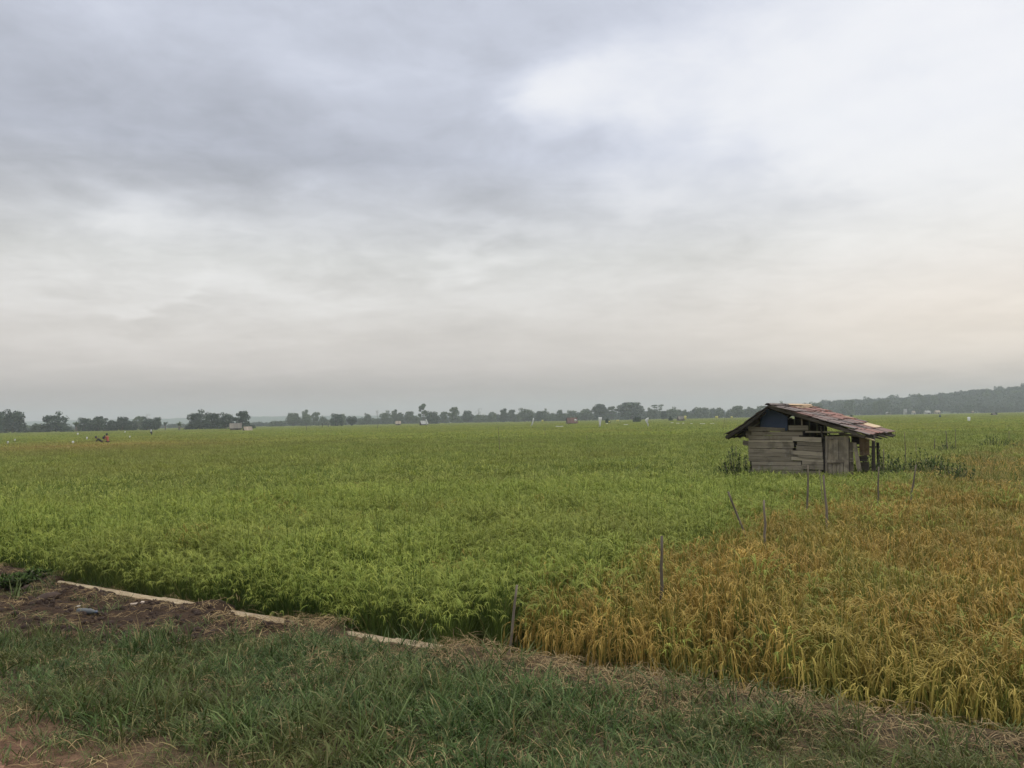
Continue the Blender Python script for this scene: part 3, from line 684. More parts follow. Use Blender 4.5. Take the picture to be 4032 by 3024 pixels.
TL = [
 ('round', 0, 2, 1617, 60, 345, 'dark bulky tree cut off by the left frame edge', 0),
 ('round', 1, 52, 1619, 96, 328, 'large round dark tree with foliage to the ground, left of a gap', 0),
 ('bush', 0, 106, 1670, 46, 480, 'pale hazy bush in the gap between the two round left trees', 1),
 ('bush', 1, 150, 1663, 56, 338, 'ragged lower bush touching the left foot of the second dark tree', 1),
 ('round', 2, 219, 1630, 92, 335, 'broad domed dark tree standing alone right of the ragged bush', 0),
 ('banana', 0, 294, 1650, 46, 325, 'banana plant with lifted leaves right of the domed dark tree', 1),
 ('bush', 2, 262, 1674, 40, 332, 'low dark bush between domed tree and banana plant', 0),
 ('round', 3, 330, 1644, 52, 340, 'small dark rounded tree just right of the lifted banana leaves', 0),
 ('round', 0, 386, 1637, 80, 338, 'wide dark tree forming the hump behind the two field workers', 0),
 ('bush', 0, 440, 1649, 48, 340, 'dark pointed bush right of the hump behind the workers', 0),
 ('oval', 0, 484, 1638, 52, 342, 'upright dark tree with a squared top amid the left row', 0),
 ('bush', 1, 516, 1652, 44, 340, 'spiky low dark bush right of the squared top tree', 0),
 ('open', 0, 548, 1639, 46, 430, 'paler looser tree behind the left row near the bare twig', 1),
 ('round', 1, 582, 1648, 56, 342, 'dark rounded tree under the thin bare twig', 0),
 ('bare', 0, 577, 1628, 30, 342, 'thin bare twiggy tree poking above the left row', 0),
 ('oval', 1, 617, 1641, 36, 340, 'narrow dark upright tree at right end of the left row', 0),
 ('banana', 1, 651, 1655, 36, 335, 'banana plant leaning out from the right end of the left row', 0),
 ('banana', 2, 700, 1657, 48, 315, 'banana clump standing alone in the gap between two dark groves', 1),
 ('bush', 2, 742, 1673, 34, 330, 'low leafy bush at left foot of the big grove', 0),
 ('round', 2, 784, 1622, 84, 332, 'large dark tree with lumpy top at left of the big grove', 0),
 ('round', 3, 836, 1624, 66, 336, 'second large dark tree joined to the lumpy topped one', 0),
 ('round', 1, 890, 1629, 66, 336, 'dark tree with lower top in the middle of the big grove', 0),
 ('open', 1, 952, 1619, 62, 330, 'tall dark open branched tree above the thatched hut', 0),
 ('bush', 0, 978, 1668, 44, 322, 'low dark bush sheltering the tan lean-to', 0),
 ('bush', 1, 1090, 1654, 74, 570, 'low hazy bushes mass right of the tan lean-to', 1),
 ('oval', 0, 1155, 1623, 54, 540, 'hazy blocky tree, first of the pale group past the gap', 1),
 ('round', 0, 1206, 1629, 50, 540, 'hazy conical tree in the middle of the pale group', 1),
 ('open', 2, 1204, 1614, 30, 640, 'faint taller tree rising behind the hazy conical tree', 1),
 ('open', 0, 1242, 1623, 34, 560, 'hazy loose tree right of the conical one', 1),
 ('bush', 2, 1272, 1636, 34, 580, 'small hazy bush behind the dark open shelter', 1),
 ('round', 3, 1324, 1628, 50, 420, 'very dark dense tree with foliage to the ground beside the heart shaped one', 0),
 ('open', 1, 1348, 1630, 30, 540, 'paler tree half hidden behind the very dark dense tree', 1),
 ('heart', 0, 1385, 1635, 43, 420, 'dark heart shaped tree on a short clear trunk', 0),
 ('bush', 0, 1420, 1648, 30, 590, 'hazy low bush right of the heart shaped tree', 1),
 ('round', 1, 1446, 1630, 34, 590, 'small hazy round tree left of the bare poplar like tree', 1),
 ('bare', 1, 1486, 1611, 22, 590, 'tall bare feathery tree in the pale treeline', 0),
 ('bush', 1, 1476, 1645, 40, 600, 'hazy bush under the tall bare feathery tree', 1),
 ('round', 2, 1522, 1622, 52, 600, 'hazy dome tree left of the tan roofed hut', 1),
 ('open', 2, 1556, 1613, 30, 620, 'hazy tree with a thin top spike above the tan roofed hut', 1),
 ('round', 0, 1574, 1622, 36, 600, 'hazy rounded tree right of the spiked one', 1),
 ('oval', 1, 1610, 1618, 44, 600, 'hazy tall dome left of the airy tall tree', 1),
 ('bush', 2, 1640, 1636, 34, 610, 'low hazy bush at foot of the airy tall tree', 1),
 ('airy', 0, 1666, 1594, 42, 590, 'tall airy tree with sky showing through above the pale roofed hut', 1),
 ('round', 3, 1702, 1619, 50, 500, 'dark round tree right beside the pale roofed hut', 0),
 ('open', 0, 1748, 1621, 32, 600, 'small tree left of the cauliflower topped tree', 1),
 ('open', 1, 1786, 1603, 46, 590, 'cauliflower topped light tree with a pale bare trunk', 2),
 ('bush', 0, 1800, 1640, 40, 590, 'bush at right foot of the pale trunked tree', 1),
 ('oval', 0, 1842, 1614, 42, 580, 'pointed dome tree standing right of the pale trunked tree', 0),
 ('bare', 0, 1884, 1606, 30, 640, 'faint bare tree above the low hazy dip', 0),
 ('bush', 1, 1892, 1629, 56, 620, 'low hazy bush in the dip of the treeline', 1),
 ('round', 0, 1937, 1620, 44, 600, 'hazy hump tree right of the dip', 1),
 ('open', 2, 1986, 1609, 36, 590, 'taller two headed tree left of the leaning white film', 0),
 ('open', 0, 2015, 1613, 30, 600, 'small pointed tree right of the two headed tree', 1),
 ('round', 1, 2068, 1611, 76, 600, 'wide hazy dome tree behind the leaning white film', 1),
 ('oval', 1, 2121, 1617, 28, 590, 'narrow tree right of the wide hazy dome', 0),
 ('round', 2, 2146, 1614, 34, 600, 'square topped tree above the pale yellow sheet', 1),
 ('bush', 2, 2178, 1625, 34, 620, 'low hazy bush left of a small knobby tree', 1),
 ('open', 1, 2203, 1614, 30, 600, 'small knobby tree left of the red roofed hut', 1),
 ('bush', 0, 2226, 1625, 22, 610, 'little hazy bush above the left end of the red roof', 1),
 ('round', 3, 2252, 1615, 42, 600, 'hazy tree directly behind the red roofed hut', 1),
 ('round', 0, 2308, 1608, 68, 600, 'broad hazy tree sloping up right of the red roofed hut', 1),
 ('spread', 0, 2362, 1590, 52, 590, 'tall layered tree behind the white tapered film', 0),
 ('airy', 1, 2410, 1601, 48, 610, 'see-through spreading tree between the two biggest crowns', 1),
 ('spread', 1, 2484, 1584, 98, 590, 'biggest umbrella crowned tree of the treeline', 0),
 ('round', 1, 2563, 1609, 40, 600, 'rounded tree right of the umbrella crowned one', 1),
 ('flat', 0, 2590, 1595, 44, 680, 'faint flat topped tree rising behind the row', 1),
 ('oval', 0, 2615, 1616, 25, 530, 'small dark egg shaped tree in front of the row', 0),
 ('round', 2, 2652, 1607, 54, 600, 'smooth domed tree right of the egg shaped one', 1),
 ('open', 2, 2698, 1613, 24, 610, 'small broken topped tree above the yellow panel', 1),
 ('bush', 1, 2728, 1623, 40, 620, 'low hazy bush left of a hump toward the shack', 1),
 ('round', 3, 2764, 1603, 62, 610, 'hazy sloping tree between yellow panel and shack', 1),
 ('round', 0, 2832, 1603, 42, 600, 'round tree left of the shack eave', 1),
 ('bush', 2, 2869, 1613, 20, 610, 'tiny bush left of the square tree by the shack', 1),
 ('oval', 1, 2903, 1596, 56, 600, 'square shouldered tree nearest the left slope of the shack roof', 1),
 ('round', 1, 2958, 1605, 46, 610, 'lower tree meeting the shack roof slope', 1),
 ('open', 0, 3002, 1598, 44, 620, 'hazy tree just left of the roof peak', 1),
 ('round', 2, 3076, 1586, 36, 640, 'hazy crown peeping over the shack ridge', 1),
 ('oval', 0, 3184, 1588, 24, 640, 'small crown above the back end of the ridge', 1),
 ('round', 3, 3216, 1583, 60, 650, 'first tree of the wooded slope right of the roof', 1),
 ('open', 1, 3345, 1574, 44, 700, 'rounded tree top lifting above the start of the wooded slope', 1),
 ('oval', 1, 3448, 1578, 26, 690, 'narrow tree left of the tiered flat topped one', 1),
 ('oval', 0, 3470, 1573, 24, 690, 'taller narrow tree touching the tiered flat topped one', 1),
 ('flat', 1, 3492, 1576, 26, 690, 'tiered flat topped tree in the notch of the wooded slope', 1),
 ('round', 0, 3572, 1569, 46, 740, 'stepped tree where the wooded slope begins to climb', 1),
 ('round', 1, 3632, 1556, 42, 780, 'knobby topped tall tree on the climbing wooded slope', 1),
 ('oval', 1, 3682, 1554, 34, 790, 'dome tree standing out above the climbing wooded slope', 1),
 ('round', 2, 3892, 1540, 40, 840, 'small emergent tree high on the wooded slope', 1),
 ('round', 3, 3938, 1537, 34, 850, 'emergent rounded tree beside the one high on the slope', 1),
 ('spread', 0, 4004, 1536, 60, 850, 'broad flat crown near the right frame edge on the slope', 1),
]
for k, sd_, xc, yt, wp, Y, lb, pale in TL: tree(k, sd_, xc, yt, wp, Y, lb, None, pale)

# far woods, wooded hill, distant hills
def woods_proto(seed):
    r = random.Random(seed); mb = MB(); lobes = [(Vector((0, 0, 0.5)), Vector((0.4, 0.4, 0.4)), 0.4)]
    for k in range(7):
        a = r.uniform(0, 2 * PI); lobes.append((Vector((math.cos(a) * 0.3, math.sin(a) * 0.3, r.uniform(0.3, 0.85))), Vector((0.17, 0.17, 0.15)), r.uniform(0.2, 0.8)))
    crown_faces(mb, r, lobes, 420, 0.065, 0.15); limb(mb, r, (0, 0, 0), (0, 0, 0.6), 0.03, 0.02)
    return mb.mesh('woods_tree', M['crown'])
woods_src = proto_collection('woods', [woods_proto(i) for i in range(6)])
def lerp_tab(tab, x):
    if x <= tab[0][0]: return tab[0][1]
    for (a, b), (c, d) in zip(tab, tab[1:]):
        if x <= c: return b + (d - b) * (x - a) / (c - a)
    return tab[-1][1]
r = random.Random(3); wd = []
prof = [(-300, 5.0), (900, 5.5), (1000, 6.0), (1440, 8.0), (1900, 9.0), (3100, 11.0)]
for i in range(900):
    xp = r.uniform(-300, 3150); Y = r.uniform(660, 800); p = at_depth(xp, 1650, Y); h = lerp_tab(prof, xp) * r.uniform(0.5, 0.95)
    w = h * r.uniform(0.8, 1.4); wd.append((p.x, p.y, 0, (0, 0, r.uniform(0, 6)), (w, w, h), r.randrange(6)))
scatter('distant_woods', woods_src, wd, 'hazy low woods closing the far side of the rice field', 'woods')
ridge = [(2900, 0.0), (3150, 5.0), (3330, 10.5), (3560, 12.5), (3680, 15.5), (3900, 20.0), (4050, 23.5), (4600, 32.0), (5200, 36.0)]
def hill_h(X, Y):
    xp = 2016 + F_PX * X / Y
    return lerp_tab(ridge, xp) * sstep(720, 930, Y) * (1 - 0.9 * sstep(1050, 1500, Y)) * (1 + 0.06 * nz(X * 0.01, Y * 0.01))
hv, hf = [], []; ys = np.linspace(700, 1520, 34); xs = np.linspace(0.28, 1.06, 60)
for Y in ys:
    for q in xs: hv.append((q * Y, Y, hill_h(q * Y, Y) - 0.05))
for j in range(len(ys) - 1):
    for i in range(len(xs) - 1):
        a = j * len(xs) + i; hf.append((a, a + 1, a + len(xs) + 1, a + len(xs)))
hm = bpy.data.meshes.new('hill'); hm.from_pydata(hv, [], hf)
hm.materials.append(plain('hill ground', [(0.2, (0.05, 0.07, 0.03)), (0.8, (0.10, 0.12, 0.05))], scale=0.05)); ho = bpy.data.objects.new('hill', hm); C.objects.link(ho); tag(ho, kind='structure')
wd = []
for i in range(2600):
    Y = 715 + 330 * r.random(); xp = r.uniform(3040, 4600); q = (xp - 2016) / F_PX; X = q * Y
    if 3700 < xp and 740 < Y < 775 and abs(Y - (745 + (xp - 3700) * 0.06)) < 7: continue
    h = r.uniform(5.5, 10.5) * (1.3 if r.random() < 0.06 else 1); w = h * r.uniform(0.7, 1.25); wd.append((X, Y, hill_h(X, Y) - 0.3, (0, 0, r.uniform(0, 6)), (w, w, h), r.randrange(6)))
scatter('hillside_forest', woods_src, wd, 'blue grey forest covering the low hill at the right', 'forest')
dv, df = [], []; xs = np.linspace(-1700, 1700, 260); ys = np.linspace(2050, 2500, 12)
for j, Y in enumerate(ys):
    for X in xs:
        xp = 2016 + F_PX * X / Y; base = lerp_tab([(-400, 26), (100, 24), (600, 25), (1050, 26), (1450, 22), (2200, 16), (3000, 14), (5000, 14)], xp)
        h = base * math.sin(PI * min(1, (j + 0.3) / 7.5)) if j < 8 else base * 0.6
        dv.append((X, Y, max(-0.5, h + 4.5 * nz(X * 0.004, Y * 0.004) + 2.2 * nz(X * 0.03, Y * 0.02) + 1.5 * nz(X * 0.09, Y * 0.05)) if 0 < j else -0.5))
for j in range(len(ys) - 1):
    for i in range(len(xs) - 1):
        a = j * len(xs) + i; df.append((a, a + 1, a + len(xs) + 1, a + len(xs)))
dm = bpy.data.meshes.new('hills'); dm.from_pydata(dv, [], df); dm.materials.append(plain('far wooded hills', [(0.3, (0.03, 0.05, 0.022)), (0.7, (0.06, 0.085, 0.036))], scale=0.05))
do = bpy.data.objects.new('hills', dm); C.objects.link(do); tag(do, kind='structure')

# ------------------------------------------------------------------ the shack
sh = empty('wooden_shack', SHACK, -SH_PHI, 'weathered grey plank shack with rusty red tiled roof in the rice', 'shack')
def A(x, y): return 2820 + 0.18083 * x, 1570 + 0.18083 * y       # enlargements the outlines were read from
def B(x, y): return 3180 + 0.18083 * x, 1600 + 0.18083 * y
def uz(px, w=0.3):               # photo point on the gable plane at depth w behind the roof edge -> local (u, z)
    d = ray(*px); n = SR; k = ((SHACK + SR * w) - EYE_P).dot(n) / d.dot(n); p = EYE_P + d * k
    return (p - SHACK).dot(SG), p.z
rs_ = random.Random(21)
def board(mb, px4, w=0.30, th=0.03, tint=None, extra=0.0):
    """px4: four photo points (left bottom, right bottom, right top, left top) -> a board w.. deep"""
    t_ = rs_.random() if tint is None else tint
    q = [uz(p, w) for p in px4]; w0 = w + rs_.uniform(-0.012, 0.012)
    n = 8; bl, br, tr, tl = [Vector((a[0], 0, a[1])) for a in q]
    for i in range(n):
        def pt(f, top, y): 
            v = (tl.lerp(tr, f) if top else bl.lerp(br, f)); v = v.copy(); v.z += (0.010 if 0.02 < f < 0.98 else 0) * nz(v.x * 5, t_ * 40, 1.0 if top else 2.0); v.y = y; return v
        f0, f1 = i / n, (i + 1) / n
        mb.hexa([pt(f0, False, w0), pt(f1, False, w0), pt(f1, False, w0 + th), pt(f0, False, w0 + th), pt(f0, True, w0), pt(f1, True, w0), pt(f1, True, w0 + th), pt(f0, True, w0 + th)], t_)
def quadA(x0, x1, t0, b0, t1=None, b1=None):
    t1 = t0 if t1 is None else t1; b1 = b0 if b1 is None else b1
    return [A(x0, b0), A(x1, b1), A(x1, t1), A(x0, t0)]
def quadB(x0, x1, t0, b0, t1=None, b1=None):
    t1 = t0 if t1 is None else t1; b1 = b0 if b1 is None else b1
    return [B(x0, b0), B(x1, b1), B(x1, t1), B(x0, t0)]
wl = MB()
for q, tn in [((700, 1495, 604, 708, 640, 705), 0.25), ((765, 1880, 716, 795), 0.4), ((700, 1800, 800, 890), 0.42), ((705, 1670, 902, 950), 0.85), ((700, 1690, 957, 1074), 0.5),
              ((700, 1660, 1084, 1178), 0.55), ((700, 1780, 1186, 1262), 0.38), ((705, 1670, 1272, 1360), 0.3), ((770, 1850, 1368, 1448), 0.5), ((780, 1900, 1456, 1560), 0.45), ((700, 2300, 1566, 1700), 0.35), ((700, 2300, 1705, 1900), 0.3)]:
    board(wl, quadA(*q), 0.31, 0.028, tn)
for q, tn in [((1575, 2000, 582, 690), 0.35), ((1660, 2290, 826, 918, 842, 948), 0.8), ((1760, 2300, 930, 1004, 958, 1040), 0.25), ((1745, 2312, 1014, 1112, 1048, 1148), 0.3), ((1636, 2318, 1120, 1208, 1158, 1254), 0.7),
              ((1790, 2322, 1218, 1274, 1260, 1316), 0.35), ((1634, 2326, 1264, 1332, 1324, 1384), 0.85), ((1870, 2330, 1340, 1424, 1392, 1446), 0.5), ((1860, 2330, 1430, 1530, 1452, 1550), 0.4)]:
    board(wl, quadA(*q), 0.275, 0.026, tn)
board(wl, [A(575, 1010), A(800, 1035), A(800, 925), A(582, 908)], 0.36, 0.07, 0.2)      # log end sticking out at the left corner
board(wl, [A(648, 858), A(760, 858), A(760, 715), A(648, 700)], 0.36, 0.06, 0.15)
wl.build('front_wall', M['plank'], sh)
U0 = uz(A(705, 1000))[0]; U1 = uz(B(325, 900))[0]; U2 = uz(B(1440, 800), 0.5)[0]; ZTOP = uz(A(705, 715))[1]
# left side wall, back wall
lw = MB()
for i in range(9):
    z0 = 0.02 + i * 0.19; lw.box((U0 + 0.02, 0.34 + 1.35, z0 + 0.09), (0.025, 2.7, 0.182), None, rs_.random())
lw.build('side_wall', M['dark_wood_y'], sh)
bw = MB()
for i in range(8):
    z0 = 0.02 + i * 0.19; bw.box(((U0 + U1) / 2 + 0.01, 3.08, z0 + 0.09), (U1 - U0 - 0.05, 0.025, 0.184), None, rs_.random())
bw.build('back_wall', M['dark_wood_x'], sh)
BACK = sh
# partition between the closed room and the open right bay, back rails of the bay
pw = MB()
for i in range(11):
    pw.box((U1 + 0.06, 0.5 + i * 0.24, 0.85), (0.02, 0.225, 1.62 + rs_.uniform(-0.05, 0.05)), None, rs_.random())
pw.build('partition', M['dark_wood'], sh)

# gable tarp
tp = MB(); nx, nz_ = 14, 12; top = [(980, 330), (1150, 215), (1330, 290), (1545, 380)]
tv = []
for j in range(nz_ + 1):
    for i in range(nx + 1):
        fx, fz = i / nx, j / nz_; xa = 960 + fx * (1555 - 960)
        yt = lerp_tab([(960, 340), (1110, 222), (1200, 226), (1555, 385)], xa); yb = lerp_tab([(960, 612), (1080, 652), (1400, 640), (1490, 672), (1510, 700), (1555, 690)], xa)
        u, z = uz(A(xa, yt + (yb - yt) * fz), 0.335); tv.append((u, 0.335 + 0.02 * nz(u * 4, z * 5) + 0.015 * math.sin(u * 9), z))
fs = [(j * (nx + 1) + i, j * (nx + 1) + i + 1, (j + 1) * (nx + 1) + i + 1, (j + 1) * (nx + 1) + i) for j in range(nz_) for i in range(nx)]
tp.add(tv, fs, 0.5, 0, True); tpo = tp.build('tarpaulin', M['tarp'], sh)
sm = tpo.modifiers.new('thick', 'SOLIDIFY'); sm.thickness = 0.006
tpo['label'] = 'dark blue tarpaulin closing the gable'

# roof: profile read on the roof-front plane (w = 0)
apex = uz(A(1130, 125), 0.0); leftE = uz(A(175, 810), 0.0); r1 = uz(B(0, 190), 0.0); r2 = uz(B(560, 380), 0.0); rE = uz(B(1290, 640), 0.0)
PR = [(apex[0], apex[1]), (apex[0] + (rE[0] - apex[0]) * 0.5, apex[1] + (rE[1] - apex[1]) * 0.5 + 0.015), (rE[0], rE[1])]
LR = 3.55
def roof_z(u):
    if u <= apex[0]:
        t = (apex[0] - u) / (apex[0] - leftE[0]); return apex[1] + (leftE[1] - apex[1]) * t - 0.06 * math.sin(PI * min(1, t))
    t = (u - apex[0]) / (rE[0] - apex[0]); return apex[1] + (rE[1] - apex[1]) * t + 0.02 * math.sin(PI * min(1, t))
rf = MB()
def course(u0, u1, side, k, ncourse):
    w = -0.03 + rs_.uniform(-0.07, 0.05)
    while w < LR:
        ln = rs_.uniform(0.26, 0.44); w1 = min(w + ln, LR + 0.06); a = u0 - side * rs_.uniform(0.05, 0.09); b = u1 + side * rs_.uniform(-0.03, 0.05)
        lift = 0.026 + 0.016 * rs_.random()
        if side > 0:
            fw = (w + w1) / 2 / LR; fk = k / ncourse
            if k >= ncourse - 2 and 0.35 < fw < 0.5 and k == ncourse - 2: tn = 0.0
            else:
                base = (0.60 if fk < 0.45 else 0.47) if fw > 0.22 else 0.33
                if 0.28 < fk < 0.62 and fw < 0.55: base = 0.34
                tn = base + rs_.gauss(0, 0.13)
                if k == 0 and 0.45 < fw < 0.95: tn = 0.95
                if k == ncourse - 2 and fw > 0.74: tn = 1.0
                tn = min(1, max(0, tn))
        else: tn = rs_.uniform(0.0, 0.3)
        sag = 0.035 * nz(w * 1.2, a)
        za, zb = roof_z(a) + sag, roof_z(b) + sag + lift
        t_ = 0.014; jw = rs_.uniform(0.0, 0.012)
        if not (side > 0 and k == ncourse - 2 and 0.40 < (w + w1) / 2 / LR < 0.5):
            # a slightly curved tile
            n = 3
            for i in range(n):
                wa, wb = w + jw + (w1 - w - jw) * i / n, w + jw + (w1 - w - jw) * (i + 1) / n
                ca = 0.012 * math.sin(PI * i / n); cb = 0.012 * math.sin(PI * (i + 1) / n)
                q = [Vector((a, wa, za + ca)), Vector((b, wa, zb + ca)), Vector((b, wb, zb + cb)), Vector((a, wb, za + cb))]
                if side < 0: q = [q[1], q[0], q[3], q[2]]
                up = Vector((0, 0, t_)); rf.hexa(q + [p + up for p in q], tn)
        w = w1 + 0.006
nr = 7
for k in range(nr):
    a = apex[0] + (rE[0] - apex[0]) * k / nr; b = apex[0] + (rE[0] - apex[0]) * (k + 1) / nr; course(a, b + 0.03, 1, k, nr)
nl = 4
for k in range(nl):
    a = apex[0] + (leftE[0] - apex[0]) * k / nl; b = apex[0] + (leftE[0] - apex[0]) * (k + 1) / nl; course(a, b - 0.03, -1, k, nl)
rfo = rf.build('roof', M['tile'], sh)
rc = MB(); w = -0.04
while w < LR:
    w1 = w + rs_.uniform(0.3, 0.42); pts = []
    for j in range(6):
        a = PI * (0.06 + 0.88 * j / 5); pts.append((math.cos(a) * (0.105 if w > 1.2 else 0.07), math.sin(a) * 0.055 - 0.02))
    vs = [Vector((apex[0] + p[0], ww, apex[1] + p[1] - 0.012 + rs_.uniform(0, 0.006))) for ww in (w, w1) for p in pts]
    rc.add(vs, [(j, j + 1, j + 7, j + 6) for j in range(5)], 0.95 if w > 1.4 else rs_.uniform(0.05, 0.25)); w = w1 - 0.03
rco = rc.build('ridge_cap', M['tile'], rfo); smd = rco.modifiers.new('thick', 'SOLIDIFY'); smd.thickness = 0.012
# fascia boards along the gable edges, battens, purlins
fb = MB()
def slope_board(ua, ub, wpos, drop, hgt, th, tint):
    n = 7
    for i in range(n):
        u0, u1 = ua + (ub - ua) * i / n, ua + (ub - ua) * (i + 1) / n
        za, zb = roof_z(u0) - drop, roof_z(u1) - drop
        q = [Vector((u0, wpos, za - hgt)), Vector((u1, wpos, zb - hgt)), Vector((u1, wpos + th, zb - hgt)), Vector((u0, wpos + th, za - hgt))]
        q2 = [Vector((v.x, v.y, v.z + hgt)) for v in q]
        if ub < ua: q = [q[1], q[0], q[3], q[2]]; q2 = [q2[1], q2[0], q2[3], q2[2]]
        fb.hexa(q + q2, tint)
slope_board(apex[0], rE[0] - 0.05, 0.0, 0.012, 0.075, 0.03, 0.55)
slope_board(apex[0], leftE[0] + 0.05, 0.0, 0.012, 0.085, 0.03, 0.25)
slope_board(apex[0] + 0.1, apex[0] + 1.0, -0.025, -0.012, 0.03, 0.02, 1.0)
fb.build('fascia_board', M['dark_wood_x'], sh)
for f_ in (0.0, 0.28, 0.55, 0.80, 0.97):
    pu = MB(); u = apex[0] + (rE[0] - apex[0]) * f_; pu.box((u, LR / 2, roof_z(u) - 0.055), (0.05, LR - 0.1, 0.06), None, rs_.random()); pu.build('purlin', M['dark_wood_y'], sh)
for f_ in (0.35, 0.7, 0.97):
    pu = MB(); u = apex[0] + (leftE[0] - apex[0]) * f_; pu.box((u, LR / 2, roof_z(u) - 0.055), (0.05, LR - 0.1, 0.06), None, rs_.random()); pu.build('purlin', M['dark_wood_y'], sh)
for wv in (0.33, 1.2, 2.1, 3.0):
    for ub in (rE[0] + 0.02, leftE[0] - 0.02):
        rt = MB(); a = Vector((apex[0], wv, apex[1] - 0.11)); b = Vector((ub, wv, roof_z(ub) - 0.075)); rt.tube([a, a.lerp(b, 0.5), b], 0.028, 6, rs_.random()); rt.build('rafter', M['dark_wood_x'], sh)
for i in range(7):                                     # ragged batten ends along both eaves
    rt = MB(); wv = 0.5 + i * 0.47; z = roof_z(rE[0]) - 0.06
    rt.tube([Vector((rE[0] - 0.3, wv, z + 0.09)), Vector((rE[0] + rs_.uniform(0.06, 0.2), wv + rs_.uniform(-0.05, 0.1), z - 0.02 - rs_.uniform(0, 0.03)))], 0.02, 6, rs_.random()); rt.build('batten_end', M['dark_wood_x'], sh)
for i in range(7):
    rt = MB(); wv = 0.3 + i * 0.5; z = roof_z(leftE[0]) - 0.05
    rt.tube([Vector((leftE[0] + 0.35, wv, z + 0.22)), Vector((leftE[0] - rs_.uniform(0.0, 0.1), wv, z - 0.03))], 0.02, 6, rs_.random()); rt.build('batten_end', M['dark_wood_x'], sh)
# boards closing the back gable behind the open triangle
UB1 = uz(B(425, 500), 3.1)[0]
gbm = MB(); u = U0
while u < UB1:
    u1 = min(u + 0.21, UB1); zt = min(roof_z(u), roof_z(u1)) - 0.05; z0 = 1.50
    if zt > z0 + 0.03: gbm.box(((u + u1) / 2, 3.12, (zt + z0) / 2), (u1 - u - 0.008, 0.022, zt - z0), None, rs_.random())
    u = u1
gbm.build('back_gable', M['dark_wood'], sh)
# beams, posts
def pole_px(name, pa, pb, wa, wb, ra, rb_, mat, parent, tint=0.4):
    ua, za = uz(pa, wa); ub, zb = uz(pb, wb); mb = MB(); a, b = Vector((ua, wa, za)), Vector((ub, wb, zb)); n = 6
    mb.tube([a.lerp(b, i / n) + Vector((0.006 * nz(i * 2.1, ua * 9), 0, 0)) for i in range(n + 1)], [ra + (rb_ - ra) * i / n for i in range(n + 1)], 8, tint, 0, True, 0.25)
    return mb.build(name, mat, parent)
bm = MB(); board(bm, [A(1935, 738), B(780, 578), B(780, 548), A(1940, 704)], 0.29, 0.05, 0.75); bmo = bm.build('lintel_rail', M['plank'], sh)
pole_px('corner_post', (B(285, 430)), (B(330, 700)), 0.27, 0.27, 0.022, 0.022, M['dark_wood'], sh, 0.7)
pm = MB(); u_, z_ = uz(B(362, 620), 0.3); pm.box((u_, 0.33, 0.8), (0.10, 0.07, 1.62), None, 0.1); pm.build('door_post', M['dark_wood'], sh)
ub0 = uz(A(1860, 470), 0.32)[0]; ql = MB(); zq0, zq1 = uz(A(1860, 580), 0.32)[1], uz(A(1860, 430), 0.32)[1]
ql.box((ub0, 0.33, (zq0 + zq1) / 2), (0.03, 0.03, zq1 - zq0), None, 0.6); ql.build('gable_strut', M['plank_v'], sh)
pole_px('eave_post', B(1430, 620), B(1440, 1700), 0.42, 0.42, 0.038, 0.045, M['dark_wood'], sh, 0.3)
pole_px('eave_pole', B(1235, 680), B(1460, 745), 0.1, 0.02, 0.02, 0.018, M['bamboo'], sh, 0.8)
pole_px('eave_beam', B(700, 590), B(1240, 680), 0.36, 0.1, 0.03, 0.025, M['dark_wood_x'], sh, 0.8)
for nm, pa, pb in (('back_rail', B(430, 575), B(900, 560)), ('back_rail', B(430, 648), B(900, 622)), ('back_rail', B(440, 905), B(1400, 880))):
    mb = MB(); ua, za = uz(pa, 3.05); u2, z2 = uz(pb, 3.05); mb.tube([(ua - 0.3, 3.05, za), (u2 + 0.2, 3.05, z2)], 0.022, 6, 0.3); mb.build(nm, M['dark_wood_x'], sh)
mb = MB(); ua, za = uz(B(470, 580), 0.9); ub_, zb = uz(B(530, 680), 0.9); mb.tube([(ua - 0.02, 0.9, za), (ub_, 0.9, zb)], 0.02, 6, 0.3); mb.build('brace', M['dark_wood_x'], sh)
mb = MB(); u_ = uz(B(1440, 800), 3.0)[0]; mb.tube([(u_ + 0.1, 3.0, 0), (u_ + 0.1, 3.0, 1.5)], 0.04, 7, 0.3); mb.build('eave_post', M['dark_wood'], sh)
# door
dr = MB()
for x0, x1, tn in ((425, 552, 0.55), (558, 672, 0.7), (680, 790, 0.62)): board(dr, quadB(x0, x1, 720, 1165, 728, 1160), 0.30, 0.022, tn)
for x0, x1, tn in ((440, 530, 0.5), (540, 620, 0.65), (632, 700, 0.45), (710, 770, 0.6)): board(dr, quadB(x0, x1, 1232, 1700, 1232, 1700), 0.30, 0.022, tn)
dro = dr.build('door', M['plank_v'], sh)
fr = MB(); board(fr, quadB(415, 800, 655, 722, 652, 730), 0.27, 0.03, 0.35); board(fr, quadB(415, 780, 1164, 1228, 1160, 1222), 0.27, 0.03, 0.4)
board(fr, quadB(385, 432, 640, 1700), 0.275, 0.03, 0.3); board(fr, quadB(785, 890, 650, 1700, 650, 1700), 0.272, 0.03, 0.5); fr.build('door_frame', M['plank_v'], dro)
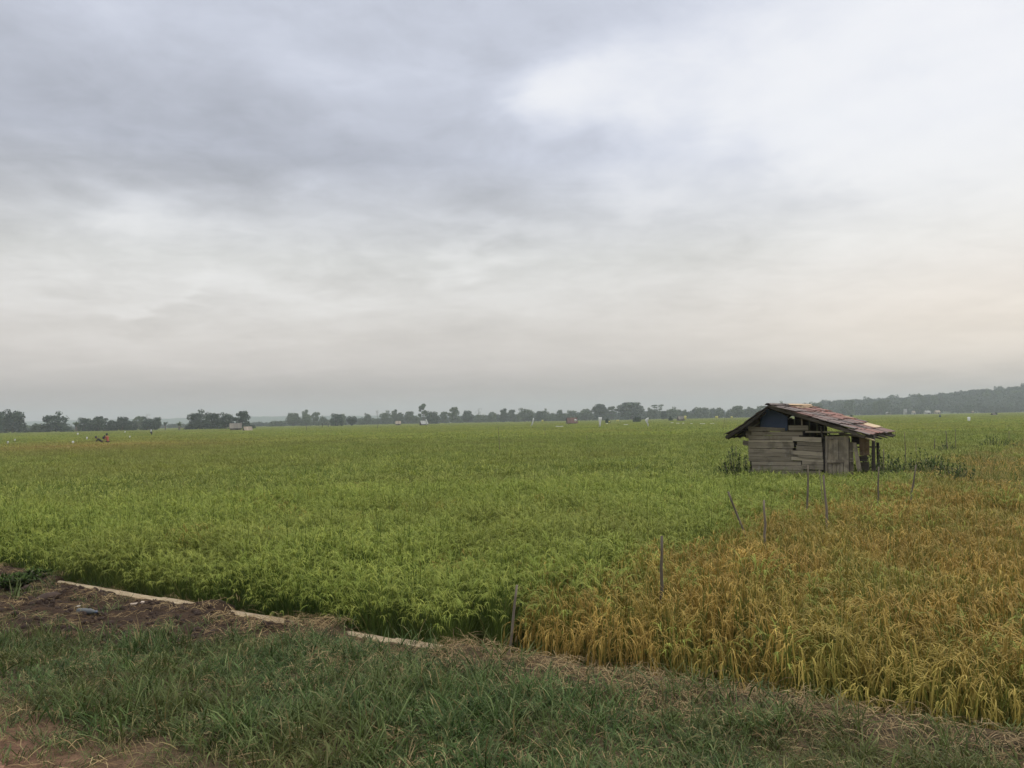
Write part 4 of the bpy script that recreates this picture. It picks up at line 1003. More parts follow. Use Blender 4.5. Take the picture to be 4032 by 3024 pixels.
# loose boards right of the door
lb = MB(); board(lb, [B(915, 1700), B(1000, 1700), B(985, 770), B(900, 780)], 0.34, 0.022, 0.25)
lb.build('loose_board', M['plank_v'], sh)
lb = MB(); board(lb, [B(1080, 1420), B(1180, 1420), B(1060, 790), B(985, 790)], 0.28, 0.022, 0.6); lb.build('loose_board', M['plank_v'], sh)
for yy in (965, 1130, 1185):
    lb = MB(); board(lb, quadB(918, 1010, yy, yy + 28), 0.30, 0.02, 0.6); lb.build('slat', M['plank'], sh)
bb = MB()
for x0, x1, tn in ((1128, 1225, 0.6), (1230, 1342, 0.45)): board(bb, quadB(x0, x1, 680, 1065, 690, 1070), 0.45, 0.02, tn)
bbo = bb.build('brown_panel', M['board_brown'], sh); bbo['label'] = 'brown board panel hanging at the right end'
bb = MB(); board(bb, [B(1095, 1200), B(1300, 1190), B(1290, 1068), B(1110, 1085)], 0.36, 0.03, 0.15)
board(bb, [B(1130, 1400), B(1330, 1400), B(1330, 1215), B(1130, 1215)], 0.46, 0.02, 0.5); bb.build('low_boards', M['dark_wood_x'], sh)
mb = MB(); u_, z_ = uz(B(1090, 740), 0.6); mb.box((u_, 0.62, z_), (0.30, 0.02, 0.2), None, 0.1); mb.build('upper_board', M['dark_wood_x'], sh)

# ------------------------------------------------------------------ shrubs around the shack, weeds
def shrub(name, pos, w, h, n, label, group=None, seed=0, leaf=0.05, mat='weed', cat='shrub'):
    r = random.Random(seed); o = empty(name, pos, 0, label, cat, group); st = MB(); lf = MB()
    for i in range(n):
        a = r.uniform(0, 2 * PI); q = w / 2 * math.sqrt(r.random()); tip = Vector((math.cos(a) * q, math.sin(a) * q, h * r.uniform(0.5, 1.0) * (1 - 0.45 * (q / (w / 2)) ** 2)))
        b = Vector((tip.x * 0.4, tip.y * 0.4, 0)); st.tube([b, b.lerp(tip, 0.5) + Vector((0, 0, 0.05)), tip], [0.008, 0.006, 0.003], 4, 0.5)
        for k in range(30):
            p = b.lerp(tip, r.uniform(0.25, 1.0)); az = r.uniform(0, 2 * PI)
            blade(lf, r, p, az, r.uniform(0.3, 1.1), r.uniform(1.0, 2.1), leaf * r.uniform(1.2, 2.6), leaf * r.uniform(0.35, 0.7), 3, r.random())
    st.build('stems', M['bark'], o); lf.build('leaves', M[mat], o); return o
def gz(x, y, z): return on_z(x, y, z)
p = at_depth(2905, 1830, 19.9); shrub('shrub', (p.x, p.y, 0), 1.1, 1.62, 80, 'dark leafy shrub against the left corner of the shack', None, 1, 0.045)
p = at_depth(3450, 1830, 19.3); shrub('shrub', (p.x, p.y, 0), 1.3, 1.5, 100, 'dark leafy shrub at the right eave post of the shack', None, 2, 0.045)
for i, (px, py, w, h, lb) in enumerate([(3570, 1812, 0.9, 1.12, 'low dark weed clump right of the shrub by the eave post'), (3636, 1820, 1.0, 1.2, 'brownish dark weed clump, middle of those right of the shack'),
        (3700, 1826, 0.9, 1.12, 'dark weed clump left of the rounded dark bush'), (3758, 1845, 0.85, 1.15, 'rounded dark bush at right end of the weeds by the shack'), (3740, 1755, 0.9, 1.15, 'small dark weed clump at foot of the two farther stakes'), (3905, 1738, 1.6, 1.25, 'dark bush mound on the field border right of the stakes'), (3968, 1742, 1.0, 1.05, 'lower dark weeds right of the bush mound')]):
    q = gz(px, py, 1.0); shrub('weed_clump', (q.x, q.y, 0), w * 1.3, h * 1.15, 90, lb, None, 5 + i, 0.045, 'weed', 'weeds')
q = gz(30, 2320, 0.58); shrub('weed_plant', (q.x, q.y, bank_h(*xy_sd(q.x, q.y))), 0.6, 0.17, 34, 'broad leaved green weed on the soil heap at the left frame edge', None, 31, 0.03, 'weed', 'weed')
q = gz(115, 2295, 0.56); shrub('weed_plant', (q.x, q.y, bank_h(*xy_sd(q.x, q.y))), 0.45, 0.15, 24, 'dark low weed at the start of the pale kerb', None, 32, 0.03, 'weed', 'weed')
q = gz(690, 1748, 0.95)
for i, (px, py, h, lb) in enumerate([(690, 1750, 1.3, 'dark green weed patch standing out in the middle left rice'), (2365, 1695, 1.2, 'dark weed strip in far rice under the white tapered film'), (2460, 1695, 1.2, 'second dark weed strip right of the one under the white film')]):
    pass

# ------------------------------------------------------------------ stakes and poles
def stake(top, bot, Y, rad, label, group=None, name='wooden_stake', mat='stake', taper=0.75, chop=True):
    a = at_depth(*bot, Y); b = at_depth(*top, Y); d = (b - a) / max(1e-6, (b.z - a.z)); base = a - d * a.z
    o = empty(name, base, 0, label, 'stake', group) if False else None
    rad = rad * 0.56
    mb = MB(); n = 9; L = b - base; jw = rad * 1.1
    pts = [L * (i / n) + Vector((nz(i * 1.3, Y * 3.1, top[0]), nz(i * 1.7, Y, 4), 0)) * jw * (1 if 0 < i < n else 0) for i in range(n + 1)]
    mb.tube(pts, [rad * (1 - (1 - taper) * i / n) for i in range(n + 1)], 7, RNG.uniform(0.2, 0.7), 0, True, 0.5)
    o = mb.build(name, M[mat]); o.location = base
    return tag(o, label, 'stake', group)
GS = 'stakes along the border of the ripe rice'
stake((2036, 2304), (2019, 2456), 6.05, 0.022, 'short grey stake leaning at the corner where green and ripe rice meet', GS)
stake((2606, 2110), (2603, 2440), 6.6, 0.024, 'tall dark upright stake standing in the ripe rice left of the others', GS, taper=0.9)
stake((3008, 1970), (3016, 2185), 9.2, 0.030, 'thick pale brown stake in ripe rice below the shack', GS)
stake((2868, 1936), (2892, 1998), 9.8, 0.032, 'short broken dark stake tilted sharply to the left', GS)
stake((3181, 1832), (3178, 1976), 12.4, 0.030, 'dark stake right in front of the shack wall', GS)
stake((3243, 1870), (3258, 2090), 10.6, 0.034, 'tall brown stake in front of the shack door', GS)
stake((3226, 1850), (3232, 1905), 13.5, 0.012, 'thin stick between the two stakes before the shack door', GS)
stake((3460, 1838), (3456, 1964), 12.6, 0.028, 'dark stake in ripe rice below the eave post shrub', GS)
stake((3607, 1830), (3590, 1944), 13.1, 0.030, 'stake leaning right over the ripe rice past the shack', GS)
stake((3479, 1768), (3478, 1800), 19.0, 0.03, 'short stake top beside the eave post', GS)
stake((3562, 1704), (3567, 1815), 22.0, 0.022, 'tall ragged stake right of the shack roof', GS)
stake((3606, 1726), (3607, 1776), 27.0, 0.018, 'faint thin stake right of the tall ragged one', GS)
stake((3681, 1728), (3680, 1757), 30.0, 0.035, 'stubby stake in green rice between faint and double stakes', GS)
stake((3724, 1696), (3731, 1770), 29.0, 0.03, 'left one of the two close stakes near the bush mound', GS)
stake((3762, 1690), (3763, 1763), 30.0, 0.022, 'right one of the two close stakes near the bush mound', GS)
stake((3973, 1697), (3973, 1732), 38.0, 0.03, 'far short stake behind the bush mound at right', GS)
GP = 'thin poles standing in the green rice'
stake((1962, 1680), (1967, 1766), 37.0, 0.022, 'lone thin tall pole near the centre of the green field', GP)
stake((2142, 1680), (2147, 1709), 76.0, 0.035, 'short dark pole leaning left beyond the lone thin pole', GP)
stake((2308, 1713), (2313, 1734), 51.0, 0.022, 'small dark stick left of below the white tapered film', GP)
stake((2641, 1688), (2642, 1704), 82.0, 0.03, 'little dark stick midway between white torn film and shack', GP)
stake((2854, 1638), (2849, 1681), 105.0, 0.04, 'left pole of the pair near the shack left eave', GP)
stake((2861, 1640), (2857, 1683), 105.0, 0.03, 'right pole of the pair near the shack left eave', GP)
stake((1207, 1678), (1207, 1684), 180.0, 0.12, 'unidentified dark upright in far rice left of the dark open shelter', 'unidentified dark uprights in the far rice')  # plain stake in place of a dark upright of unknown kind
stake((1489, 1672), (1487, 1678), 190.0, 0.13, 'unidentified dark upright in far rice right of the heart shaped tree', 'unidentified dark uprights in the far rice')

# ------------------------------------------------------------------ plastic films on sticks
def film(name, outline, Y, label, mat='white_film', group=None, cat='plastic film', stick=True, yaw=0.0):
    """outline: photo points of the left and right edge from top to bottom [(xl, xr, y), ...]"""
    pts = [(at_depth(a, y, Y), at_depth(b, y, Y)) for a, b, y in outline]
    cx = sum((p[0].x + p[1].x) / 2 for p in pts) / len(pts); base = Vector((cx, Y, 0))
    o = empty(name, base, 0, label, cat, group); mb = MB(); vs = []; n = 5
    for j, (a, b) in enumerate(pts):
        for i in range(n):
            q = a.lerp(b, i / (n - 1)) - base; q.y += 0.07 * nz(j * 1.9 + cx, i * 1.3) + 0.06 * math.sin(i * 2.0 + j) + (q.x * math.sin(yaw)); vs.append(q)
    mb.add(vs, [(j * n + i, j * n + i + 1, (j + 1) * n + i + 1, (j + 1) * n + i) for j in range(len(pts) - 1) for i in range(n - 1)], 0.6, 0, True)
    so = mb.build('sheet', M[mat], o); md = so.modifiers.new('thick', 'SOLIDIFY'); md.thickness = 0.008
    if stick:
        mb = MB(); tp_ = pts[0][0].lerp(pts[0][1], 0.5) - base; bt = pts[-1][0].lerp(pts[-1][1], 0.5) - base
        dirv = (tp_ - bt) / max(0.05, tp_.z - bt.z); b0 = bt - dirv * bt.z; mb.tube([b0 + Vector((0, 0.06, 0)), tp_ + Vector((0, 0.06, 0))], 0.015, 6, 0.4); mb.build('stick', M['stake'], o)
    return o
film('plastic_film', [(1676, 1679, 1650), (1676, 1681, 1656), (1676, 1682, 1665), (1676, 1681, 1672)], 150, 'white film wound on an upright pole by the pale roofed hut')
film('plastic_film', [(2099, 2103, 1646), (2097, 2102, 1655), (2094, 2100, 1666), (2090, 2095, 1677)], 140, 'narrow white film on a pole leaning right over the rice')
film('plastic_film', [(2356, 2370, 1643), (2357, 2369, 1652), (2358, 2367, 1662), (2359, 2365, 1672), (2357, 2365, 1679)], 130, 'wide topped white film tapering down its pole')
film('plastic_film', [(2550, 2554, 1644), (2541, 2554, 1650), (2540, 2552, 1656), (2544, 2549, 1662), (2547, 2554, 1668), (2550, 2555, 1678)], 130, 'torn white film flapping in two pieces on its pole')
film('plastic_film', [(3809, 3821, 1642), (3810, 3821, 1650), (3811, 3820, 1658), (3812, 3818, 1664)], 120, 'white film bag hanging over rice at far right')
GB = 'small white bags on sticks'
for x, y, w, h, Y, lb in [(30, 1742, 8, 10, 74, 'white bag nearest the left frame edge'), (58, 1732, 7, 7, 82, 'small white bag right of the one at the left edge'), (306, 1708, 7, 7, 140, 'white bag below the banana plant leaves'),
        (342, 1725, 8, 9, 92, 'white bag just left of the bending worker'), (287, 1741, 10, 9, 76, 'torn white bag low in the brownish rice left of the workers'), (492, 1700, 5, 6, 150, 'tiny white bag right of the workers, higher one'), (511, 1719, 6, 6, 100, 'tiny white bag right of the workers, lower one')]:
    film('plastic_bag', [(x - w * 0.3, x + w * 0.3, y - h / 2), (x - w / 2, x + w * 0.4, y - h * 0.15), (x - w * 0.45, x + w / 2, y + h * 0.25), (x - w * 0.4, x + w * 0.45, y + h / 2)], Y, lb, 'white_film', GB, 'plastic bag')
o = film('scarecrow', [(593, 597, 1691), (592, 598, 1695), (590, 599, 1700)], 150, 'little scarecrow with white top and dark rag near the left row of trees', 'white_film', None, 'scarecrow')
mb = MB(); b0 = at_depth(594, 1702, 150) - Vector((o.location)); mb.box((0, 0.1, b0.z), (0.38, 0.16, 0.30), Matrix.Rotation(0.2, 3, 'Y'), 0.5); mb.box((0.05, 0.1, b0.z - 0.3), (0.2, 0.12, 0.32), Matrix.Rotation(-0.2, 3, 'Y'), 0.4); mb.build('rag', M['dark_cloth'], o)
GY = 'yellow sheets on sticks'
for x, y, w, h, Y, lb in [(2399, 1660, 7, 6, 190, 'yellow sheet right of the white tapered film'), (2432, 1656, 11, 6, 200, 'wide yellow sheet midway between the two bigger white films'), (2822, 1643, 11, 9, 170, 'yellow sheet left of the shack roof edge'), (2881, 1643, 8, 7, 180, 'pale yellow sheet touching the shack roof slope'), (2136, 1658, 7, 9, 190, 'pale yellow sheet right of the leaning white film')]:
    film('yellow_sheet', [(x - w / 2, x + w / 2, y - h / 2), (x - w / 2, x + w / 2, y), (x - w * 0.45, x + w * 0.48, y + h / 2)], Y, lb, 'yellow_film', GY, 'plastic sheet')
GT = 'pale tapes stretched over the far rice'
for i, (x0, x1, y, Y, lb) in enumerate([(2641, 2652, 1664, 170, 'pale tape left of the others before the shack'), (2662, 2675, 1666, 165, 'second pale tape from left before the shack'), (2686, 2694, 1666, 165, 'short pale tape third from left before the shack'), (2718, 2727, 1667, 160, 'pale tape fourth from left before the shack'), (2756, 2776, 1668, 155, 'longer pale tape fifth from left before the shack'), (2795, 2812, 1667, 158, 'pale tape nearest the shack left eave'),
        (2456, 2473, 1671, 150, 'pale tape below the wide yellow sheet'), (2386, 2394, 1667, 165, 'pale tape below the small yellow sheet'), (2188, 2218, 1678, 128, 'pale tape left of the white tapered film'), (3612, 3624, 1656, 150, 'pale tape right of the shack roof'), (3420, 3455, 1669, 120, 'long pale tape just above the red roof end')]):
    a, b = at_depth(x0, y, Y), at_depth(x1, y, Y); mb = MB(); n = 6
    pts = [(a.lerp(b, k / n) - a) + Vector((0, 0, -0.03 * math.sin(PI * k / n))) for k in range(n + 1)]
    mb.ribbon(pts, [0.07] * (n + 1), Vector((0, 0.4, 0.9)).normalized(), 0.5)
    t_ = mb.build('pale_tape', M['white_film']); t_.location = a; md = t_.modifiers.new('thick', 'SOLIDIFY'); md.thickness = 0.006; tag(t_, lb, 'tape', GT)

# ------------------------------------------------------------------ field huts and far houses
def hut(name, x0, x1, ytop, ybase, Y, label, wall, roof, cat='hut', walls_h=0.55, over=0.12, depth=None, yaw=0.25, opens=True, ridge_off=0.0):
    a, b = at_depth(x0, ybase, Y), at_depth(x1, ybase, Y); top = at_depth((x0 + x1) / 2, ytop, Y).z
    w = b.x - a.x; cx = (a.x + b.x) / 2; o = empty(name, (cx, Y, 0), yaw, label, cat); wh = top * walls_h; dp = depth or w * 0.8; hw = w / 2 * (1 - over); hd = dp / 2 * 0.85
    wb = MB()
    for sx in (-1, 1): wb.box((sx * hw, 0, wh / 2), (0.08, hd * 2, wh), None, RNG.random())
    for sy in (-1, 1): wb.box((0, sy * (hd - 0.041), wh / 2), (hw * 2 - 0.09, 0.08, wh - 0.01), None, RNG.random())
    wb.build('walls', M[wall], o)
    rb2 = MB(); e = 0.05
    for sy in (-1, 1):                       # two pitches, ridge along local x
        n = 6
        for i in range(n):
            xa, xb = -w / 2 + w * i / n, -w / 2 + w * (i + 1) / n; z0 = wh - 0.12 + 0.04 * RNG.random()
            q = [Vector((xa, sy * dp / 2, z0)), Vector((xb, sy * dp / 2, z0)), Vector((xb, ridge_off * dp, top)), Vector((xa, ridge_off * dp, top))]
            if sy > 0: q = [q[1], q[0], q[3], q[2]]
            rb2.hexa(q + [v + Vector((0, 0, e)) for v in q], RNG.random())
    rb2.build('roof', M[roof], o)
    gb = MB()
    for sx in (-1, 1):
        q = [Vector((sx * hw - 0.03, -hd, wh)), Vector((sx * hw + 0.03, -hd, wh)), Vector((sx * hw + 0.03, hd, wh)), Vector((sx * hw - 0.03, hd, wh))]
        k = [Vector((sx * hw - 0.03, -0.05, top - 0.08)), Vector((sx * hw + 0.03, -0.05, top - 0.08)), Vector((sx * hw + 0.03, 0.05, top - 0.08)), Vector((sx * hw - 0.03, 0.05, top - 0.08))]
        gb.hexa(q + k, RNG.random())
    gb.build('gables', M[wall], o)
    if opens:
        ob = MB(); ob.box((hw * 0.2, -hd - 0.01, wh * 0.45), (w * 0.22, 0.05, wh * 0.7), None, 0.5); ob.build('doorway_shade', M['near_black'], o)  # solid panel on the wall, the entrance's shade put into its dark colour
    return o
hut('thatched_hut', 905, 951, 1667, 1693, 235, 'grey thatched hut under the dark open branched tree', 'hut_wall', 'thatch', yaw=0.35, walls_h=0.5)
hut('lean_to', 958, 992, 1680, 1697, 215, 'low tan roofed lean-to right of the thatched hut', 'hut_wall', 'tan_roof', walls_h=0.35, yaw=0.7, opens=False)
def shelter(name, x0, x1, ytop, ybase, Y, label, roof, post='dark_wood', curve=True):
    a, b = at_depth(x0, ybase, Y), at_depth(x1, ybase, Y); top = at_depth((x0 + x1) / 2, ytop, Y).z; w = b.x - a.x
    o = empty(name, ((a.x + b.x) / 2, Y, 0), 0.15, label, 'shelter'); d = w * 0.6
    for sx in (-0.42, 0.42):
        for sy in (-0.4, 0.4):
            mb = MB(); mb.tube([(sx * w, sy * d, 0), (sx * w, sy * d, top * 0.82)], 0.07, 6, 0.3); mb.build('post', M[post], o)
    mb = MB(); n = 8
    for i in range(n):
        xa, xb = -w / 2 + w * i / n, -w / 2 + w * (i + 1) / n; za, zb = [top * (0.80 + 0.2 * math.sqrt(max(0, 1 - (2 * x / w) ** 2))) for x in (xa, xb)]
        q = [Vector((xa, -d / 2, za - 0.1)), Vector((xb, -d / 2, zb - 0.1)), Vector((xb, d / 2, zb)), Vector((xa, d / 2, za))]; mb.hexa(q + [v + Vector((0, 0, 0.08)) for v in q], 0.4)
    mb.build('roof', M[roof], o)
    mb = MB(); mb.box((0, 0, top * 0.62), (w * 0.9, d * 0.8, 0.12), None, 0.3); mb.build('platform', M[post], o)
    return o
shelter('field_shelter', 1267, 1295, 1664, 1678, 330, 'dark open shelter on posts left of the very dark dense tree', 'dark_wood_x')
hut('field_hut', 1557, 1579, 1658, 1668, 380, 'tan roofed hut far across the field below the spiked tree', 'hut_wall', 'tan_roof', yaw=0.1, walls_h=0.55)
hut('field_hut', 1654, 1684, 1657, 1669, 330, 'pale roofed hut beside the upright white film', 'hut_wall', 'pale_roof', yaw=0.5, walls_h=0.5)
o = hut('field_hut', 2231, 2272, 1645, 1664, 240, 'red brown roofed hut left of the white tapered film', 'hut_wall', 'red_roof', yaw=0.2, walls_h=0.4)
film('plastic_film', [(2262, 2268, 1650), (2262, 2270, 1654), (2263, 2269, 1659)], 232, 'small white sheet hanging at right end of the red roofed hut', 'white_film', stick=True)
hut('field_hut', 2668, 2695, 1639, 1653, 300, 'grey brown hut left of the yellow panel', 'hut_wall', 'thatch', yaw=0.2)
film('yellow_sheet', [(2695, 2703, 1637), (2694, 2703, 1643), (2694, 2702, 1651)], 292, 'tall yellow panel at the right end of the grey brown hut', 'yellow_film', GY, 'plastic sheet')
shelter('stilt_hut', 3489, 3505, 1623, 1637, 400, 'small white roofed shelter on stilts right of the shack', 'pale_roof', 'bark_pale')
hut('field_hut', 3903, 3925, 1626, 1640, 300, 'dark low hut in front of the wooded hill at far right', 'near_black', 'thatch', yaw=0.3, opens=False, walls_h=0.5)
tree('bush', 1, 3923, 1622, 12, 300, 'small dark bush at right end of the dark low hut', None, 0)
GH = None
for x0, x1, yt, yb, lb, wl_, rf_ in [(3558, 3570, 1611, 1622, 'white gabled house at the forest foot, left one', 'pale_wall', 'pale_roof'), (3640, 3662, 1617, 1628, 'wide pale roofed house at the forest foot', 'pale_wall', 'pale_roof'), (3680, 3700, 1616, 1627, 'tan walled house right of the wide pale one', 'tan_roof', 'tan_roof'), (3826, 3834, 1618, 1627, 'tiny reddish hut at the forest foot near the right', 'hut_wall', 'tan_roof'), (3590, 3603, 1618, 1627, 'low yellowish house between the two pale houses', 'pale_wall', 'tan_roof')]:
    hut('farmhouse', x0, x1, yt, yb, 640, lb, wl_, rf_, 'house', walls_h=0.6, yaw=0.1)
film('tarp_cover', [(3700, 3703, 1632), (3698, 3705, 1638), (3696, 3707, 1646)], 230, 'blue green tarp draped on a stick in the far right rice', 'tarp', None, 'tarp')
for i, (x, yt, w, Y, lb) in enumerate([(2391, 1645, 22, 250, 'dark bush behind the small yellow sheet'), (2508, 1637, 32, 280, 'two headed dark bush left of the torn white film'), (2640, 1635, 14, 330, 'slender hazy bush left of the grey brown hut'), (3305, 1629, 16, 330, 'little dark bush above the red roof edge'), (3352, 1632, 12, 340, 'hazy little bush right of the one above the roof edge'), (3722, 1637, 10, 260, 'tiny bush right of the blue green tarp')]):
    tree('bush', i % 3, x, yt, w, Y, lb, None, 0)

# ------------------------------------------------------------------ people
def skin_body(name, joints, edges, mat, parent=None, sub=1):
    names = list(joints); me = bpy.data.meshes.new(name)
    me.from_pydata([joints[k][0] for k in names], [(names.index(a), names.index(b)) for a, b in edges], [])
    o = bpy.data.objects.new(name, me); C.objects.link(o)
    if parent: o.parent = parent
    o.modifiers.new('skin', 'SKIN')
    if not me.skin_vertices: 
        pass
    for i, k in enumerate(names):
        sv = me.skin_vertices[0].data[i]; rr = joints[k][1]; sv.radius = rr if isinstance(rr, tuple) else (rr, rr); sv.use_root = (k == names[0])
    sm = o.modifiers.new('sub', 'SUBSURF'); sm.levels = sm.render_levels = sub
    me.materials.append(mat); return o
def person(loc, rz, lean, label, shirt, head_cover, arm_drop):
    """standing figure facing local -X, upper body pitched forward by lean (radians)"""
    o = empty('person', loc, rz, label, 'person'); J = {}; E = []
    hip = Vector((0, 0, 0.86)); fx = Vector((-math.sin(lean), 0, math.cos(lean))); fwd = Vector((-math.cos(lean), 0, -math.sin(lean)))
    J['hip'] = (hip, (0.13, 0.11)); J['waist'] = (hip + fx * 0.2, (0.125, 0.10)); J['chest'] = (hip + fx * 0.40, (0.155, 0.115)); J['neckb'] = (hip + fx * 0.52, (0.07, 0.07)); J['neck'] = (hip + fx * 0.58, 0.048)
    up2 = (fx + Vector((0, 0, 0.35))).normalized(); hd = hip + fx * 0.60 + up2 * 0.12; J['head'] = (hd, (0.082, 0.095)); J['crown'] = (hd + up2 * 0.09, (0.065, 0.07))
    E += [('hip', 'waist'), ('waist', 'chest'), ('chest', 'neckb'), ('neckb', 'neck'), ('neck', 'head'), ('head', 'crown')]
    for sgn, nm in ((1, 'l'), (-1, 'r')):
        sd_ = Vector((0, 0.17 * sgn, 0)); shp = hip + fx * 0.48 + sd_; el = shp + Vector((-0.08 - 0.1 * math.sin(lean), 0.05 * sgn, -0.26)); wr = el + Vector((-0.16 * arm_drop, -0.02 * sgn, -0.2)); pa = wr + (wr - el).normalized() * 0.07
        J['sh' + nm] = (shp, 0.055); J['el' + nm] = (el, 0.040); J['wr' + nm] = (wr, 0.028); J['pa' + nm] = (pa, (0.035, 0.02))
        E += [('neckb', 'sh' + nm), ('sh' + nm, 'el' + nm), ('el' + nm, 'wr' + nm), ('wr' + nm, 'pa' + nm)]
        dv = (pa - wr).normalized()
        for q, ln in enumerate((0.07, 0.08, 0.075, 0.06)):
            off = Vector((0, 0.02 * (q - 1.5), 0)); J['f%d' % q + nm] = (pa + dv * ln * 0.5 + off, 0.009); J['g%d' % q + nm] = (pa + dv * ln + off + Vector((-0.015, 0, 0)), 0.008); E += [('pa' + nm, 'f%d' % q + nm), ('f%d' % q + nm, 'g%d' % q + nm)]
        J['th' + nm] = (wr + dv * 0.05 + Vector((-0.04, 0, 0.0)), 0.010); E.append(('wr' + nm, 'th' + nm))
        hj = hip + Vector((0, 0.09 * sgn, -0.06)); kn = Vector((-0.05 + 0.12 * (sgn > 0) - 0.02, 0.10 * sgn, 0.46)); an = Vector((0.02 + 0.1 * (sgn > 0), 0.10 * sgn, 0.08)); toe = an + Vector((-0.16, 0.02 * sgn, -0.05))
        J['hj' + nm] = (hj, 0.09); J['kn' + nm] = (kn, 0.06); J['an' + nm] = (an, 0.04); J['to' + nm] = (toe, 0.035); E += [('hip', 'hj' + nm), ('hj' + nm, 'kn' + nm), ('kn' + nm, 'an' + nm), ('an' + nm, 'to' + nm)]
    skin_body('body', J, E, M['skin'], o)
    SJ = {k: (J[k][0], tuple(v * 1.16 for v in (J[k][1] if isinstance(J[k][1], tuple) else (J[k][1],) * 2))) for k in ('waist', 'hip', 'chest', 'neckb', 'shl', 'shr', 'ell', 'elr')}
    skin_body('shirt', SJ, [('waist', 'hip'), ('waist', 'chest'), ('chest', 'neckb'), ('neckb', 'shl'), ('neckb', 'shr'), ('shl', 'ell'), ('shr', 'elr')], shirt, o)
    TJ = {k: (J[k][0], tuple(v * 1.14 for v in (J[k][1] if isinstance(J[k][1], tuple) else (J[k][1],) * 2))) for k in ('hip', 'hjl', 'hjr', 'knl', 'knr', 'anl', 'anr')}
    skin_body('trousers', TJ, [('hip', 'hjl'), ('hip', 'hjr'), ('hjl', 'knl'), ('hjr', 'knr'), ('knl', 'anl'), ('knr', 'anr')], M['dark_cloth'], o)
    mb = MB(); mb.ball(hd + up2 * 0.055 + Vector((0.022, 0, 0)), 0.112, 10, 8, 0.5, 0, 0.15, (1, 0.95, 1.05)); mb.build('hair' if head_cover == 'hair' else 'headscarf', M['hair'] if head_cover == 'hair' else M['dark_cloth'], o)
    f = MB(); f.ball(hd + fwd * 0.10 + up2 * 0.01, 0.018, 6, 5); 
    for sgn in (1, -1): f.ball(hd + fwd * 0.03 + Vector((0, 0.088 * sgn, 0.0)), 0.022, 6, 5, 0.5, 0, 0, (0.6, 0.4, 1))
    f.build('face_features', M['skin'], o)
    e = MB()
    for sgn in (1, -1): e.ball(hd + fwd * 0.085 + up2 * 0.035 + Vector((0, 0.034 * sgn, 0)), 0.011, 6, 5)
    e.box(hd + fwd * 0.088 - up2 * 0.045, (0.012, 0.045, 0.008)); e.build('eyes_and_mouth', M['hair'], o)
    return o, hd, J
pp = at_depth(424, 1735, 80.0); po, hd, J = person((pp.x, pp.y, 0.0), math.radians(-25), 0.22, 'field worker in a red orange shirt and dark headscarf standing in the rice', M['red_cloth'], 'headscarf', 0.9)
pp2 = at_depth(397, 1735, 80.3); p2, hd2, J2 = person((pp2.x + 0.05, pp2.y + 0.2, 0.0), math.radians(20), 0.98, 'field worker in dark clothes bent double over the rice', M['dark_cloth'], 'headscarf', 0.5)
bd = empty('bundle', (pp.x - 0.33, pp.y - 0.12, 1.15), 0.2, 'dark bundle held before the worker in the red orange shirt', 'bundle')
mb = MB(); mb.ball((0, 0, 0.12), 0.15, 9, 7, 0.5, 0, 0.5, (1, 0.8, 0.9)); mb.build('sack', M['dark_cloth'], bd); mb = MB(); mb.tube([(0.03, 0, 0.23), (0.10, 0, 0.34)], [0.05, 0.06], 7, 0.5, 0, True, 0.5); mb.build('knot', M['dark_cloth'], bd)

# ------------------------------------------------------------------ litter on the heap
q = on_z(345, 2425, 0.585); s_, d_ = xy_sd(q.x, q.y); bo = empty('plastic_bottle', (q.x, q.y, bank_h(s_, d_) + 0.022), -0.25, 'scuffed grey blue plastic bottle lying on the dark soil heap', 'bottle'); bo.scale = (0.82, 0.8, 0.8)
mb = MB(); prof = [(-0.125, 0.012), (-0.122, 0.034), (-0.08, 0.036), (-0.075, 0.033), (-0.03, 0.036), (0.0, 0.033), (0.04, 0.035), (0.075, 0.026), (0.095, 0.014), (0.105, 0.013)]
mb.tube([(a, 0.004 * nz(a * 20, 1), 0.003 * nz(a * 20, 5)) for a, b in prof], [b for a, b in prof], 12, 0.5, 0, True, 0.12); mb.build('bottle_body', M['bottle'], bo)
mb = MB(); mb.tube([(0.1055, 0, 0), (0.125, 0, 0)], 0.017, 10, 0.5); mb.build('cap', M['bottle_cap'], bo)
def lump(px, py, size, mat, name, label, cat, sc=(1, 0.6, 0.3)):
    q = on_z(px, py, 0.57); s_, d_ = xy_sd(q.x, q.y); mb = MB(); mb.ball((0, 0, 0), size, 7, 5, 0.5, 0, 0.6, sc); o = mb.build(name, M[mat]); o.location = (q.x, q.y, bank_h(s_, d_) + size * sc[2] * 0.6); o.rotation_euler = (0, 0, RNG.uniform(0, 3)); return tag(o, label, cat)
q = on_z(538, 2388, 0.56); s_, d_ = xy_sd(q.x, q.y); mb = MB(); mb.box((0, 0, 0.012), (0.11, 0.035, 0.012), None, 0.6); mb.box((0.052, 0.004, 0.02), (0.03, 0.04, 0.012), Matrix.Rotation(0.2, 3, 'Y'), 0.9); o = mb.build('wood_scrap', M['wood_chip']); o.location = (q.x, q.y, bank_h(s_, d_) + 0.01); o.rotation_euler = (0, 0, 0.4); tag(o, 'pale wood scrap on the soil near the kerb gap', 'wood scrap')
lump(308, 2385, 0.022, 'stone', 'pale_stone', 'small pale stone above the plastic bottle on the soil', 'stone')
lump(104, 2330, 0.06, 'clod', 'soil_clod', 'big rounded soil lump near the left end of the kerb', 'clod', (1, 0.8, 0.7))
lump(180, 2365, 0.10, 'clod', 'soil_clod', 'dark humped clod in the middle of the soil heap', 'clod', (1.3, 0.8, 0.5))

